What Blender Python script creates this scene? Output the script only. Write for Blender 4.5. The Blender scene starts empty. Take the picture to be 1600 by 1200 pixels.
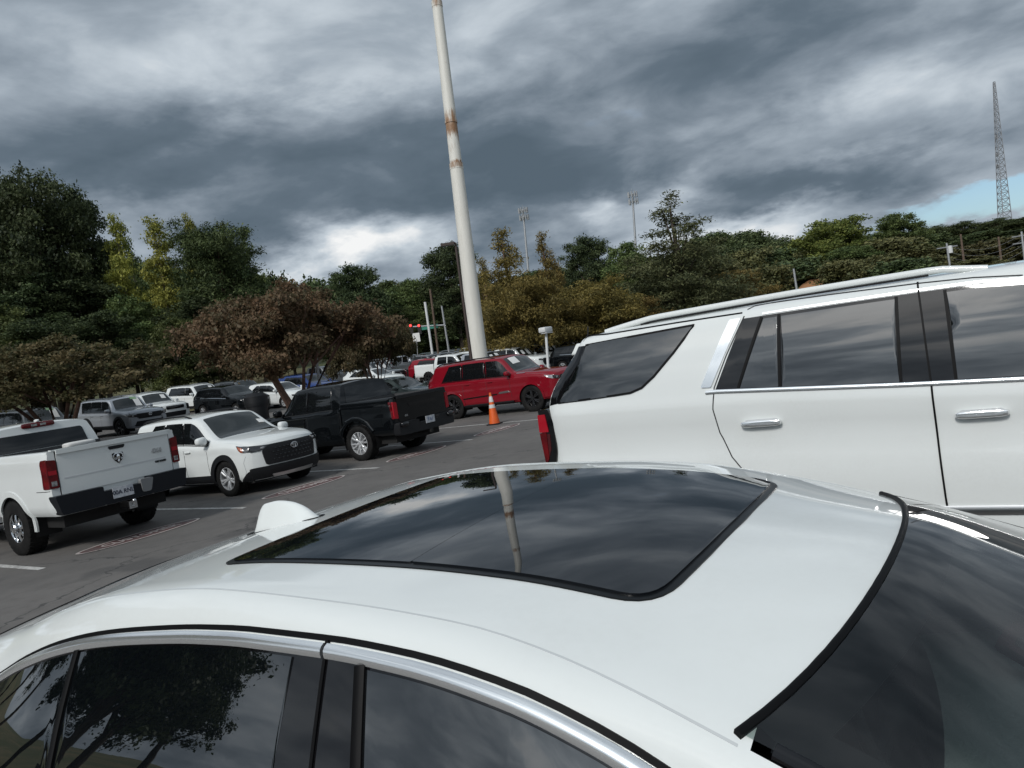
import bpy, bmesh, math, random
import numpy as np
from mathutils import Vector, Matrix

random.seed(7); RNG = np.random.default_rng(7)
S = bpy.context.scene
R = math.radians

# ------------------------------------------------------------------ camera
# World axes: +X runs along the parking stalls towards the aisle, +Y along the
# row of stalls, Z up from the asphalt.  The camera stands at the origin, 1.9 m
# up, and looks between -X and +Y, rolled about 9 degrees.
FPX, EYE, HY, ROLL, ROWDIR = 1175.0, 1.9, 552.5, R(8.68), R(55.9 - 90)
_p = math.atan((600 - HY) * math.cos(ROLL) / FPX)
_F = np.array([0, math.cos(_p), -math.sin(_p)]); _R0 = np.array([1.0, 0, 0]); _U0 = np.cross(_R0, _F)
_R = _R0 * math.cos(ROLL) - _U0 * math.sin(ROLL); _U = _U0 * math.cos(ROLL) + _R0 * math.sin(ROLL)
_M = np.array([[math.cos(ROWDIR), math.sin(ROWDIR), 0], [-math.sin(ROWDIR), math.cos(ROWDIR), 0], [0, 0, 1]])
CF, CR, CU = _M @ _F, _M @ _R, _M @ _U
CC = np.array([0, 0, EYE])
cam_d = bpy.data.cameras.new('camera'); cam = bpy.data.objects.new('camera', cam_d)
S.collection.objects.link(cam)
cam_d.sensor_fit = 'HORIZONTAL'; cam_d.sensor_width = 36.0; cam_d.lens = 36.0 * FPX / 1600
cam_d.clip_start = 0.05; cam_d.clip_end = 4000
cam.matrix_world = Matrix(((CR[0], CU[0], -CF[0], CC[0]), (CR[1], CU[1], -CF[1], CC[1]), (CR[2], CU[2], -CF[2], CC[2]), (0, 0, 0, 1)))
S.camera = cam
def ray(px, py): return CF + CR * (px - 800) / FPX - CU * (py - 600) / FPX
def at_depth(px, py, Z): return CC + ray(px, py) * Z
def at_z(px, py, z):
    d = ray(px, py); return CC + d * (z - EYE) / d[2]
def at_y(px, py, Y):
    d = ray(px, py); return CC + d * Y / d[1]

# ------------------------------------------------------------------ light
SUN_EL, SUN_DIR = R(38), np.array([0.05, -1.0, 0])      # the sun stands behind the photographer
az = math.atan2(SUN_DIR[1], SUN_DIR[0])
sd = bpy.data.lights.new('sun', 'SUN'); sun = bpy.data.objects.new('sun', sd); S.collection.objects.link(sun)
sd.energy = 1.4; sd.angle = R(12); sd.color = (1.0, 0.975, 0.94)
sv = Vector((math.cos(az) * math.cos(SUN_EL), math.sin(az) * math.cos(SUN_EL), math.sin(SUN_EL)))
sun.rotation_euler = sv.to_track_quat('Z', 'Y').to_euler()
S.view_settings.view_transform = 'Standard'; S.view_settings.look = 'None'
S.view_settings.gamma = 1; S.view_settings.use_curve_mapping = False
S.view_settings.exposure = 0.55

W = bpy.data.worlds.new('World'); S.world = W; W.use_nodes = True
W.cycles.sampling_method = 'MANUAL'; W.cycles.sample_map_resolution = 512
nt = W.node_tree; nt.nodes.clear()
class NG:
    """tiny helper for building node graphs"""
    def __init__(s, t): s.t = t; s.n = t.nodes; s.l = t.links
    def add(s, typ, ins=None, **kw):
        nd = s.n.new(typ)
        for k, v in kw.items(): setattr(nd, k, v)
        for k, v in (ins or {}).items():
            if isinstance(v, bpy.types.NodeSocket): s.l.new(v, nd.inputs[k])
            else: nd.inputs[k].default_value = v
        return nd
    def math(s, op, a, b=0.0, clamp=False):
        return s.add('ShaderNodeMath', {0: a, 1: b}, operation=op, use_clamp=clamp).outputs[0]
    def vmath(s, op, a, b=(0, 0, 0), **k):
        return s.add('ShaderNodeVectorMath', {0: a, 1: b}, operation=op)
    def ramp(s, fac, stops, interp='LINEAR'):
        nd = s.add('ShaderNodeValToRGB', {0: fac}); cr = nd.color_ramp; cr.interpolation = interp
        while len(cr.elements) < len(stops): cr.elements.new(0.5)
        for e, (p, c) in zip(cr.elements, stops):
            e.position = p; e.color = (c, c, c, 1) if isinstance(c, (int, float)) else (*c, 1)
        return nd.outputs[0]
    def noise(s, vec, scale, detail=4, rough=0.5, dist=0.0):
        return s.add('ShaderNodeTexNoise', {'Vector': vec, 'Scale': scale, 'Detail': detail, 'Roughness': rough, 'Distortion': dist})
    def mixc(s, fac, a, b, mode='MIX'):
        nd = s.add('ShaderNodeMix', data_type='RGBA', blend_type=mode)
        for i, v in ((0, fac), (6, a), (7, b)):
            if isinstance(v, bpy.types.NodeSocket): s.l.new(v, nd.inputs[i])
            else: nd.inputs[i].default_value = v if i == 0 else (*v[:3], 1)
        return nd.outputs[2]
    def maprange(s, v, a, b, c, d, typ='SMOOTHSTEP'):
        return s.add('ShaderNodeMapRange', {0: v, 1: a, 2: b, 3: c, 4: d}, interpolation_type=typ).outputs[0]

def build_sky():
    g = NG(nt)
    sky = g.add('ShaderNodeTexSky', sky_type='NISHITA', sun_disc=False)
    sky.sun_elevation = SUN_EL; sky.sun_rotation = math.pi / 2 - az
    sky.air_density = 1.0; sky.dust_density = 1.2
    d = g.add('ShaderNodeTexCoord').outputs['Generated']
    sep = g.add('ShaderNodeSeparateXYZ', {0: d})
    zc = g.math('MAXIMUM', sep.outputs[2], 0.0)
    den = g.math('ADD', zc, 0.40)
    lay = g.add('ShaderNodeCombineXYZ', {0: g.math('DIVIDE', sep.outputs[0], den), 1: g.math('DIVIDE', sep.outputs[1], den), 2: g.math('MULTIPLY', zc, 2.6)}).outputs[0]
    # ragged edges: wobble the direction before the large cloud masses are read
    wob = g.noise(lay, 2.7, 6, 0.60)
    wv = g.vmath('SUBTRACT', wob.outputs['Color'], (0.5, 0.5, 0.5)).outputs[0]
    wv = g.vmath('MULTIPLY', wv, (0.26, 0.26, 0.15)).outputs[0]
    dw = g.vmath('ADD', d, wv).outputs[0]
    def mass(px, py, rx, rz, amp, soft=0.15):
        c = ray(px, py); c = c / np.linalg.norm(c)
        df = g.vmath('SUBTRACT', dw, tuple(c)).outputs[0]
        df = g.vmath('MULTIPLY', df, (1 / rx, 1 / rx, 1 / rz)).outputs[0]
        return g.maprange(g.vmath('LENGTH', df).outputs['Value'], soft, 1.0, amp, 0.0)
    n1 = g.noise(lay, 1.25, 4, 0.55, 0.35).outputs['Fac']
    n2 = g.noise(g.vmath('ADD', lay, (13.1, 4.2, 1.0)).outputs[0], 4.4, 7, 0.52, 0.25).outputs['Fac']
    val = g.math('ADD', g.math('MULTIPLY', g.math('SUBTRACT', n1, 0.5), 0.80), g.math('MULTIPLY', g.math('SUBTRACT', g.maprange(n2, 0.28, 0.72, 0, 1), 0.5), 0.34))
    val = g.math('ADD', val, SKY_BASE)
    # thinner, brighter cloud towards the hidden sun
    val = g.math('ADD', val, g.maprange(g.vmath('DISTANCE', dw, tuple(sv)).outputs['Value'], 0.0, 0.95, 0.34, 0.0))
    for m in MASSES:
        val = g.math('ADD', val, mass(*m))
    col = g.ramp(val, [(0.0, (0.090, 0.125, 0.160)), (0.20, (0.118, 0.157, 0.198)), (0.40, (0.205, 0.250, 0.300)),
                       (0.60, (0.335, 0.390, 0.448)), (0.80, (0.52, 0.580, 0.635)), (1.0, (0.86, 0.87, 0.87))])
    # blue gaps
    gap = g.math('ADD', g.math('MULTIPLY', g.math('SUBTRACT', n1, 0.66), 3.0), g.math('MULTIPLY', g.math('SUBTRACT', n2, 0.5), 1.0))
    for m in GAPS:
        gap = g.math('ADD', gap, mass(*m))
    gapf = g.maprange(gap, 0.15, 0.55, 0.0, 0.9)
    blue = g.vmath('MULTIPLY', sky.outputs[0], (SKY_BLUE * 0.80, SKY_BLUE * 0.94, SKY_BLUE * 1.05)).outputs[0]
    glow = g.math('MULTIPLY', g.maprange(g.vmath('DISTANCE', dw, tuple(sv)).outputs['Value'], 0.05, 0.75, 1.9, 0.0), n2)
    gn = g.math('MULTIPLY', g.math('ADD', glow, 1.0), SKY_GAIN)
    cl = g.vmath('MULTIPLY', col, g.add('ShaderNodeCombineXYZ', {0: gn, 1: gn, 2: gn}).outputs[0]).outputs[0]
    out = g.mixc(gapf, cl, blue)
    # below the horizon: dull ground colour
    dn = g.maprange(sep.outputs[2], -0.06, -0.01, 1.0, 0.0)
    out = g.mixc(dn, out, (0.5, 0.52, 0.5))
    bg = g.add('ShaderNodeBackground', {0: out, 1: 0.1})
    g.l.new(bg.outputs[0], g.add('ShaderNodeOutputWorld').inputs[0])
SKY_BASE, SKY_GAIN, SKY_BLUE = 0.555, 7.2, 0.72
# (pixel the mass is centred on, half width, half height, lightening)
MASSES = [
    (470, 270, 0.55, 0.105, -0.34), (120, 225, 0.42, 0.10, -0.22), (790, 330, 0.26, 0.075, -0.34), (650, 250, 0.30, 0.11, -0.16), (400, 350, 0.16, 0.06, -0.18),
    (1080, 150, 0.42, 0.15, -0.20), (1340, 30, 0.30, 0.11, -0.30), (1240, 305, 0.26, 0.050, -0.34), (930, 250, 0.26, 0.10, -0.14), (870, 400, 0.07, 0.04, -0.26),
    (70, 60, 0.34, 0.13, 0.14), (560, 75, 0.34, 0.08, 0.12),
    (585, 375, 0.17, 0.050, 0.36), (215, 315, 0.20, 0.045, 0.26), (520, 425, 0.20, 0.04, 0.18),
    (1010, 325, 0.13, 0.050, 0.34), (1130, 360, 0.24, 0.030, 0.36),
    (1420, 90, 0.20, 0.10, 0.17), (1300, 215, 0.24, 0.07, 0.10), (1540, 200, 0.2, 0.12, -0.04),
]
GAPS = [(1490, 328, 0.26, 0.050, 1.1), (1595, 10, 0.11, 0.06, 0.22)]
build_sky()

# ------------------------------------------------------------------ objects
COL = S.collection
def link(o, parent=None):
    COL.objects.link(o)
    if parent is not None: o.parent = parent
    return o
def tag(o, label=None, cat=None, group=None, kind=None):
    if label: o['label'] = label
    if cat: o['category'] = cat
    if group: o['group'] = group
    if kind: o['kind'] = kind
    return o
def empty(name, loc, rz=0.0, label=None, cat=None, group=None, rx=0.0, ry=0.0):
    o = bpy.data.objects.new(name, None); o.empty_display_size = 0.2
    o.location = tuple(float(v) for v in loc); o.rotation_euler = (rx, ry, rz); link(o)
    return tag(o, label, cat, group)
def mk(name, V, Fc, mat, parent=None, smooth=True, ang=38, weld=False):
    me = bpy.data.meshes.new(name)
    me.from_pydata([tuple(map(float, v)) for v in V], [], [tuple(map(int, f)) for f in Fc])
    bm = bmesh.new(); bm.from_mesh(me)
    if weld: bmesh.ops.remove_doubles(bm, verts=bm.verts, dist=0.0006)
    bmesh.ops.recalc_face_normals(bm, faces=bm.faces)
    bm.to_mesh(me); bm.free()
    if smooth:
        me.polygons.foreach_set('use_smooth', [True] * len(me.polygons))
        me.set_sharp_from_angle(angle=R(ang))
    me.materials.append(mat)
    return link(bpy.data.objects.new(name, me), parent)
def inst(name, me, parent=None, loc=(0, 0, 0), rot=(0, 0, 0), sc=(1, 1, 1)):
    o = bpy.data.objects.new(name, me); o.location = loc; o.rotation_euler = rot; o.scale = sc
    return link(o, parent)
def copy_tree(o, parent=None):
    c = o.copy(); COL.objects.link(c); c.parent = parent
    for ch in o.children: copy_tree(ch, c)
    return c
class MB:
    def __init__(s): s.V = []; s.F = []
    def box(s, c, d, ax=None):
        b = len(s.V); ax = ax or ((1, 0, 0), (0, 1, 0), (0, 0, 1)); c = np.array(c, float); a = [np.array(q, float) * e / 2 for q, e in zip(ax, d)]
        for i in (-1, 1):
            for j in (-1, 1):
                for k in (-1, 1): s.V.append(c + a[0] * i + a[1] * j + a[2] * k)
        for f in ((0, 1, 3, 2), (4, 6, 7, 5), (0, 4, 5, 1), (2, 3, 7, 6), (0, 2, 6, 4), (1, 5, 7, 3)): s.F.append([b + q for q in f])
        return s
    def tube(s, pts, rad, n=8, caps=True):
        pts = [np.array(p, float) for p in pts]; rad = rad if hasattr(rad, '__len__') else [rad] * len(pts); b = len(s.V)
        for i, p in enumerate(pts):
            t = pts[min(i + 1, len(pts) - 1)] - pts[max(i - 1, 0)]; t = t / (np.linalg.norm(t) + 1e-9)
            h = np.array([0, 0, 1.0]) if abs(t[2]) < 0.9 else np.array([1.0, 0, 0])
            u = np.cross(t, h); u /= np.linalg.norm(u); v = np.cross(t, u)
            for k in range(n):
                a = 2 * math.pi * k / n; s.V.append(p + (u * math.cos(a) + v * math.sin(a)) * rad[i])
        for i in range(len(pts) - 1):
            for k in range(n): s.F.append([b + i * n + k, b + i * n + (k + 1) % n, b + (i + 1) * n + (k + 1) % n, b + (i + 1) * n + k])
        if caps:
            s.F.append([b + k for k in range(n)][::-1]); s.F.append([b + (len(pts) - 1) * n + k for k in range(n)])
        return s
    def lathe(s, prof, n=24, axis='y', c=(0, 0, 0), closed=False):
        b = len(s.V); c = np.array(c, float)
        for r, h in prof:
            for k in range(n):
                a = 2 * math.pi * k / n; x, y = r * math.cos(a), r * math.sin(a)
                s.V.append(c + (np.array([x, h, y]) if axis == 'y' else np.array([x, y, h])))
        m = len(prof)
        for i in range(m - (0 if closed else 1)):
            j = (i + 1) % m
            for k in range(n): s.F.append([b + i * n + k, b + i * n + (k + 1) % n, b + j * n + (k + 1) % n, b + j * n + k])
        return s
    def prism(s, poly, h0, h1, M=lambda x, y, h: (x, y, h)):
        b = len(s.V); n = len(poly)
        for h in (h0, h1):
            for x, y in poly: s.V.append(np.array(M(x, y, h), float))
        for k in range(n): s.F.append([b + k, b + (k + 1) % n, b + n + (k + 1) % n, b + n + k])
        s.F.append([b + k for k in range(n)][::-1]); s.F.append([b + n + k for k in range(n)])
        return s
    def blob(s, c, d, p=3.0, nu=14, nv=9, taper=None):
        """superellipsoid: a rounded box"""
        b = len(s.V); c = np.array(c, float)
        sg = lambda v, e: math.copysign(abs(v) ** e, v)
        for i in range(nv + 1):
            th = -math.pi / 2 + math.pi * i / nv
            for k in range(nu):
                ph = 2 * math.pi * k / nu; e = 2 / p
                q = np.array([sg(math.cos(th), e) * sg(math.cos(ph), e) * d[0] / 2, sg(math.cos(th), e) * sg(math.sin(ph), e) * d[1] / 2, sg(math.sin(th), e) * d[2] / 2])
                if taper: q = taper(q)
                s.V.append(c + q)
        for i in range(nv):
            for k in range(nu): s.F.append([b + i * nu + k, b + i * nu + (k + 1) % nu, b + (i + 1) * nu + (k + 1) % nu, b + (i + 1) * nu + k])
        return s
    def build(s, name, mat, parent=None, **k): return mk(name, s.V, s.F, mat, parent, **k)

# ------------------------------------------------------------------ materials
MATS = {}
def mat(name, base, rough=0.5, metal=0.0, coat=0.0, spec=0.5, bump=None, var=None, emit=None, ior=1.5, coat_rough=0.03):
    """principled material; var = (scale, second colour) mottling, bump = (scale, strength)"""
    if name in MATS: return MATS[name]
    m = bpy.data.materials.new(name); m.use_nodes = True; t = m.node_tree; g = NG(t); b = t.nodes['Principled BSDF']
    b.inputs['Base Color'].default_value = (*base, 1); b.inputs['Roughness'].default_value = rough; b.inputs['Metallic'].default_value = metal
    b.inputs['Coat Weight'].default_value = coat; b.inputs['Coat Roughness'].default_value = coat_rough; b.inputs['Specular IOR Level'].default_value = spec; b.inputs['IOR'].default_value = ior
    co = g.add('ShaderNodeTexCoord').outputs['Object']
    if var:
        n = g.noise(co, var[0], 5, 0.6).outputs['Fac']
        g.l.new(g.mixc(g.maprange(n, 0.35, 0.68, 0, 1), base, var[1]), b.inputs['Base Color'])
    if bump:
        bp = g.add('ShaderNodeBump', {'Strength': bump[1], 'Height': g.noise(co, bump[0], 4, 0.6).outputs['Fac']}); bp.inputs['Distance'].default_value = 0.01
        g.l.new(bp.outputs[0], b.inputs['Normal'])
    if emit: b.inputs['Emission Color'].default_value = (*emit[0], 1); b.inputs['Emission Strength'].default_value = emit[1]
    MATS[name] = m; return m
def paint(name, c, rough=0.35, metal=0.0, dust=0.10):
    """clear-coated car paint with a slight film of dust"""
    if name in MATS: return MATS[name]
    m = mat(name, c, rough, metal, 1.0, 0.0 if metal == 0 else 0.5); t = m.node_tree; g = NG(t); b = t.nodes['Principled BSDF']
    co = g.add('ShaderNodeTexCoord').outputs['Object']
    n = g.noise(co, 1.7, 6, 0.65).outputs['Fac']; n2 = g.noise(co, 60, 3, 0.6).outputs['Fac']
    d = g.math('MULTIPLY', g.maprange(n, 0.4, 0.75, 0, 1), g.maprange(n2, 0.35, 0.7, 0.3, 1.0))
    g.l.new(g.mixc(g.math('MULTIPLY', d, dust), c, (0.36, 0.34, 0.31)), b.inputs['Base Color'])
    g.l.new(g.math('ADD', g.math('MULTIPLY', d, 0.10), 0.025), b.inputs['Coat Roughness'])
    return m
M_white = paint('pearl_white_paint', (0.70, 0.728, 0.716))
M_white2 = paint('plain_white_paint', (0.69, 0.715, 0.705))
M_black = paint('black_paint', (0.004, 0.005, 0.006), 0.25, 0, 0.004)
M_red = paint('deep_red_paint', (0.20, 0.006, 0.014), 0.3, 0, 0.01)
M_silver = paint('silver_paint', (0.36, 0.385, 0.42), 0.35, 0.35)
M_grey = paint('grey_paint', (0.07, 0.078, 0.085), 0.35, 0.2, 0.01)
M_blue = paint('blue_paint', (0.02, 0.045, 0.16), 0.3, 0, 0.01)
M_dkgreen = paint('dark_green_grey_paint', (0.045, 0.06, 0.06), 0.35)
M_glass = mat('tinted_glass', (0.006, 0.007, 0.008), 0.015, 0, 0, 0.62)
M_glass2 = mat('grey_windscreen_glass', (0.018, 0.022, 0.022), 0.02, 0, 0, 0.62)
M_roofglass = mat('roof_glass', (0.004, 0.005, 0.007), 0.012, 0, 0, 0.75)
M_chrome = mat('chrome', (0.82, 0.83, 0.84), 0.07, 1.0)
M_brightchrome = mat('bright_chrome', (0.93, 0.94, 0.94), 0.16, 0.85)
M_satin = mat('satin_silver_metal', (0.55, 0.56, 0.57), 0.28, 1.0)
M_alloy = mat('alloy_wheel', (0.60, 0.61, 0.62), 0.28, 0.45, 0.3)
M_blackalloy = mat('black_alloy', (0.02, 0.02, 0.022), 0.25, 0.2, 0.6)
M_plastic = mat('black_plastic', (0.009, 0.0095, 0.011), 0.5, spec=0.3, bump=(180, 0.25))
M_gloss = mat('gloss_black_trim', (0.005, 0.005, 0.006), 0.03, 0, 0.0, 0.6)
M_hglass = mat('dark_privacy_glass', (0.003, 0.004, 0.005), 0.010, 0, 0, 0.85, ior=1.8)
M_frit = mat('roof_frame_black', (0.005, 0.006, 0.007), 0.3, 0, 0, 0.22)
M_rubber = mat('tyre_rubber', (0.007, 0.007, 0.007), 0.75, spec=0.2, bump=(90, 0.4), var=(6, (0.016, 0.0155, 0.015)))
M_seal = mat('rubber_seal', (0.0025, 0.0025, 0.003), 0.55, spec=0.15)
M_gap = mat('panel_gap', (0.02, 0.021, 0.023), 0.8)
M_under = mat('underbody', (0.008, 0.008, 0.008), 0.9)
M_lens = mat('red_lamp_lens', (0.13, 0.003, 0.006), 0.10, 0, 1.0, 0.0, var=(9, (0.065, 0.002, 0.004)))
M_lensdk = mat('dark_red_lamp_lens', (0.055, 0.003, 0.005), 0.1, 0, 1.0)
M_lensbr = mat('bright_red_lamp_lens', (0.34, 0.008, 0.018), 0.15, 0, 1.0, 0.0)
M_clear = mat('clear_lamp_lens', (0.42, 0.42, 0.42), 0.15, 0.3, 1.0, var=(25, (0.16, 0.16, 0.17)))
M_amber = mat('amber_lens', (0.30, 0.06, 0.01), 0.2, 0, 1.0)
M_lamp = mat('headlamp_unit', (0.035, 0.037, 0.04), 0.1, 0.2, 1.0)
M_paper = mat('white_paper', (0.74, 0.74, 0.72), 0.7)
M_plate = mat('plate_white', (0.55, 0.56, 0.58), 0.5, var=(14, (0.36, 0.38, 0.42)))
M_ink = mat('plate_ink', (0.03, 0.035, 0.06), 0.6)
M_hose = mat('dark_red_webbing', (0.12, 0.012, 0.018), 0.7, bump=(60, 0.5))
# ------------------------------------------------------------------ car bodies
def pchip(pts):
    """monotone cubic through (x, y) points"""
    pts = sorted(pts); X = np.array([p[0] for p in pts], float); Y = np.array([p[1] for p in pts], float)
    h = np.diff(X); d = np.diff(Y) / h; m = np.zeros_like(X)
    m[0], m[-1] = d[0], d[-1]
    for i in range(1, len(X) - 1):
        m[i] = 0 if d[i - 1] * d[i] <= 0 else (h[i - 1] + h[i]) * 3 / ((2 * h[i] + h[i - 1]) / d[i - 1] + (h[i] + 2 * h[i - 1]) / d[i])
    def f(x):
        x = np.clip(np.asarray(x, float), X[0], X[-1]); i = np.clip(np.searchsorted(X, x) - 1, 0, len(X) - 2)
        t = (x - X[i]) / h[i]; t2, t3 = t * t, t * t * t
        return (2 * t3 - 3 * t2 + 1) * Y[i] + (t3 - 2 * t2 + t) * h[i] * m[i] + (-2 * t3 + 3 * t2) * Y[i + 1] + (t3 - t2) * h[i] * m[i + 1]
    return f
def rnd(poly, r, n=4):
    """round the corners of a polygon"""
    out = []; N = len(poly); rr = r if hasattr(r, '__len__') else [r] * N
    for i in range(N):
        p0, p, p1 = (np.array(poly[j % N], float) for j in (i - 1, i, i + 1))
        a, b = p0 - p, p1 - p; la, lb = np.linalg.norm(a), np.linalg.norm(b); q = min(rr[i], la * 0.45, lb * 0.45)
        if q < 1e-4: out.append(tuple(p)); continue
        A, B = p + a / la * q, p + b / lb * q
        for k in range(n + 1):
            t = k / n; out.append(tuple((1 - t) ** 2 * A + 2 * t * (1 - t) * p + t * t * B))
    return out

class Car:
    def __init__(s, name, label, cat, loc, yaw=0.0, group=None, roll=0.0, pitch=0.0, **k):
        s.root = k.get('root') or empty(name, loc, yaw, label, cat, group, rx=roll, ry=pitch)
        s.xr, s.xf = k['xr'], k['xf']
        P = lambda key, d=None: pchip(k[key]) if key in k else (lambda x: np.full_like(np.asarray(x, float), d))
        s.top, s.belt, s.railz, s.railw, s.shw, s.shz = (P(q) for q in ('top', 'belt', 'railz', 'railw', 'shw', 'shz'))
        s.w, s.wb = P('w'), P('wb')
        s.zb, s.zm = P('zb', k.get('zb0', 0.25)), P('zm', k.get('zm0', 0.62))
        s.fp = P('fp') if 'fp' in k else (lambda z: 0 * np.asarray(z, float))
        s.rp = P('rp') if 'rp' in k else (lambda z: 0 * np.asarray(z, float))
        s.bowf, s.bowr = k.get('bowf', 0.25), k.get('bowr', 0.12); s.LF, s.LR = k.get('LF', 0.9), k.get('LR', 0.7)
        s.crease = k.get('crease', 0.0); s.W = float(s.w((s.xr + s.xf) / 2)); s.hollow = k.get('hollow', 0.01)
        s.cache = {}
    NB, NC, NS, NT = 15, 7, 5, 10
    def sec(s, x):
        key = round(float(x), 5)
        if key in s.cache: return s.cache[key]
        zb, zm, bz, w, wb = float(s.zb(x)), float(s.zm(x)), float(s.belt(x)), float(s.w(x)), float(s.wb(x))
        rz, rw, sw, sz, T = float(s.railz(x)), float(s.railw(x)), float(s.shw(x)), float(s.shz(x)), float(s.top(x))
        rz = max(rz, bz + 0.012); sz = max(sz, rz + 0.006); T = max(T, sz + 0.003)
        # flank: sill tucks in, widest at zm, shoulder line then in to the belt
        zsh = bz - 0.10 * min(1, (bz - zm) / 0.3)
        prof = pchip([(zb, w * 0.93), (zb + 0.07, w * 0.985), (zm, w), ((zm + zsh) / 2, w - s.hollow), (zsh, w - s.hollow * 0.4), (bz, wb)])
        zz = np.concatenate([np.linspace(zb, zsh, s.NB - 4), np.linspace(zsh, bz, 5)[1:]])
        y = [0.0, w * 0.6]; z = [zb, zb]
        y += list(prof(zz)); z += list(zz)
        t = np.linspace(0, 1, s.NC + 1)[1:]
        y += list(wb + (rw - wb) * t + 0.014 * np.sin(np.pi * t) * min(1, (rz - bz) / 0.2)); z += list(bz + (rz - bz) * t)
        t = np.linspace(0, 1, s.NS + 1)[1:]; cy, cz = rw - 0.22 * (rw - sw), rz + 0.72 * (sz - rz)
        y += list((1 - t) ** 2 * rw + 2 * t * (1 - t) * cy + t * t * sw); z += list((1 - t) ** 2 * rz + 2 * t * (1 - t) * cz + t * t * sz)
        t = np.linspace(0, 1, s.NT + 1)[1:]
        y += list(sw * (1 - t)); z += list(sz + (T - sz) * (1 - (1 - t) ** 2))
        r = (np.array(y), np.array(z)); s.cache[key] = r; return r
    def warp(s, x, y, z):
        tf = np.clip((x - (s.xf - s.LF)) / s.LF, 0, 1) ** 2; tr = np.clip(((s.xr + s.LR) - x) / s.LR, 0, 1) ** 2
        q = np.clip(np.abs(y) / s.W, 0, 1.1)
        return x + tf * (s.fp(z) - s.bowf * q ** 2.3) + tr * (s.rp(z) + s.bowr * q ** 2.3)
    def side(s, x, z, off=0.0, sg=-1):
        y, zz = s.sec(x); i0 = 2; i1 = 2 + s.NB + s.NC + s.NS
        e = 0.004
        yy = float(np.interp(z, zz[i0:i1], y[i0:i1])); y2 = float(np.interp(z + e, zz[i0:i1], y[i0:i1])); y1 = float(np.interp(z - e, zz[i0:i1], y[i0:i1]))
        sl = (y2 - y1) / (2 * e); n = math.hypot(1, sl)
        yy += off / n; z2 = z - off * sl / n
        return (float(s.warp(x, yy, z2)), sg * yy, z2)
    def topm(s, x, y, off=0.0):
        yy, zz = s.sec(x); i0 = 2 + s.NB + s.NC - 1
        z = float(np.interp(abs(y), yy[i0:][::-1], zz[i0:][::-1])); e = 0.01
        zx = float(np.interp(abs(y), s.sec(x + e)[0][i0:][::-1], s.sec(x + e)[1][i0:][::-1])); sl = (zx - z) / e; n = math.hypot(1, sl)
        return (float(s.warp(x, y, z)) - off * sl / n, y, z + off / n)
    def front(s, y, z, off=0.0): return (float(s.warp(s.xf, y, z)) + off, y, z)
    def rear(s, y, z, off=0.0): return (float(s.warp(s.xr, y, z)) - off, y, z)
    def M(s, where):
        return {'L': lambda a, b, o=0.0: s.side(a, b, o, 1), 'R': lambda a, b, o=0.0: s.side(a, b, o, -1), 'top': s.topm, 'front': s.front, 'rear': s.rear}[where]
    def body(s, m, arches=(), holes=None, step=0.05, name='body', opentop=None, skip_cap=()):
        e = np.array([0, .012, .03, .06, .1, .15])
        xs = np.concatenate([s.xr + e, np.arange(s.xr + .2, s.xf - .19, step), (s.xf - e)[::-1]])
        secs = [s.sec(x) for x in xs]; K = len(secs[0][0]); n = len(xs)
        X = np.repeat(xs[:, None], K, 1); Y = np.array([q[0] for q in secs]); Z = np.array([q[1] for q in secs])
        lo, hi = 2, 2 + s.NB
        dead = np.zeros((n, K), bool)
        for ax, az, ar in arches:
            dx, dz = X - ax, Z - az; r = np.hypot(dx, dz); fl = np.zeros((n, K), bool); fl[:, lo:hi] = True
            near = fl & (np.abs(r - ar) < step * 0.62)
            X = np.where(near, ax + dx / r * ar, X); Z2 = np.where(near, az + dz / r * ar, Z)
            for i, k in zip(*np.where(near)):
                yy, zz = secs[i]; Y[i, k] = np.interp(Z2[i, k], zz[lo:hi], yy[lo:hi])
            Z = Z2
            dead |= (np.hypot(X - ax, Z - az) <= ar + 0.002) & fl
            dead[:, :2] |= (np.abs(X[:, :2] - ax) < ar)
        XW = s.warp(X, Y, Z); V = []; Fc = []
        for sg in (1, -1):
            b = len(V)
            for i in range(n):
                for k in range(K): V.append((XW[i, k], sg * Y[i, k], Z[i, k]))
            for i in range(n - 1):
                for k in range(K - 1):
                    if dead[i, k] and dead[i + 1, k] and dead[i, k + 1] and dead[i + 1, k + 1]: continue
                    xm, ym, zm = X[i:i + 2, k:k + 2].mean(), sg * Y[i:i + 2, k:k + 2].mean(), Z[i:i + 2, k:k + 2].mean()
                    if holes and holes(xm, ym, zm, k): continue
                    if opentop and k >= 2 + s.NB + s.NC + s.NS - 1 : continue
                    q = [b + i * K + k, b + (i + 1) * K + k, b + (i + 1) * K + k + 1, b + i * K + k + 1]
                    Fc.append(q if sg > 0 else q[::-1])
        for end, i in (('r', 0), ('f', n - 1)):
            if end in skip_cap: continue
            b = len(V); mcol = 12; ks = list(range(1, K - (s.NT - 1 if opentop else 0)))
            for k in ks:
                for j in range(mcol + 1):
                    y = Y[i, k] * (1 - 2 * j / mcol); V.append((float(s.warp(xs[i], y, Z[i, k])), y, Z[i, k]))
            for a in range(len(ks) - 1):
                for j in range(mcol): Fc.append([b + a * (mcol + 1) + j, b + a * (mcol + 1) + j + 1, b + (a + 1) * (mcol + 1) + j + 1, b + (a + 1) * (mcol + 1) + j])
        return mk(name, V, Fc, m, s.root, weld=True, ang=32)
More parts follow.
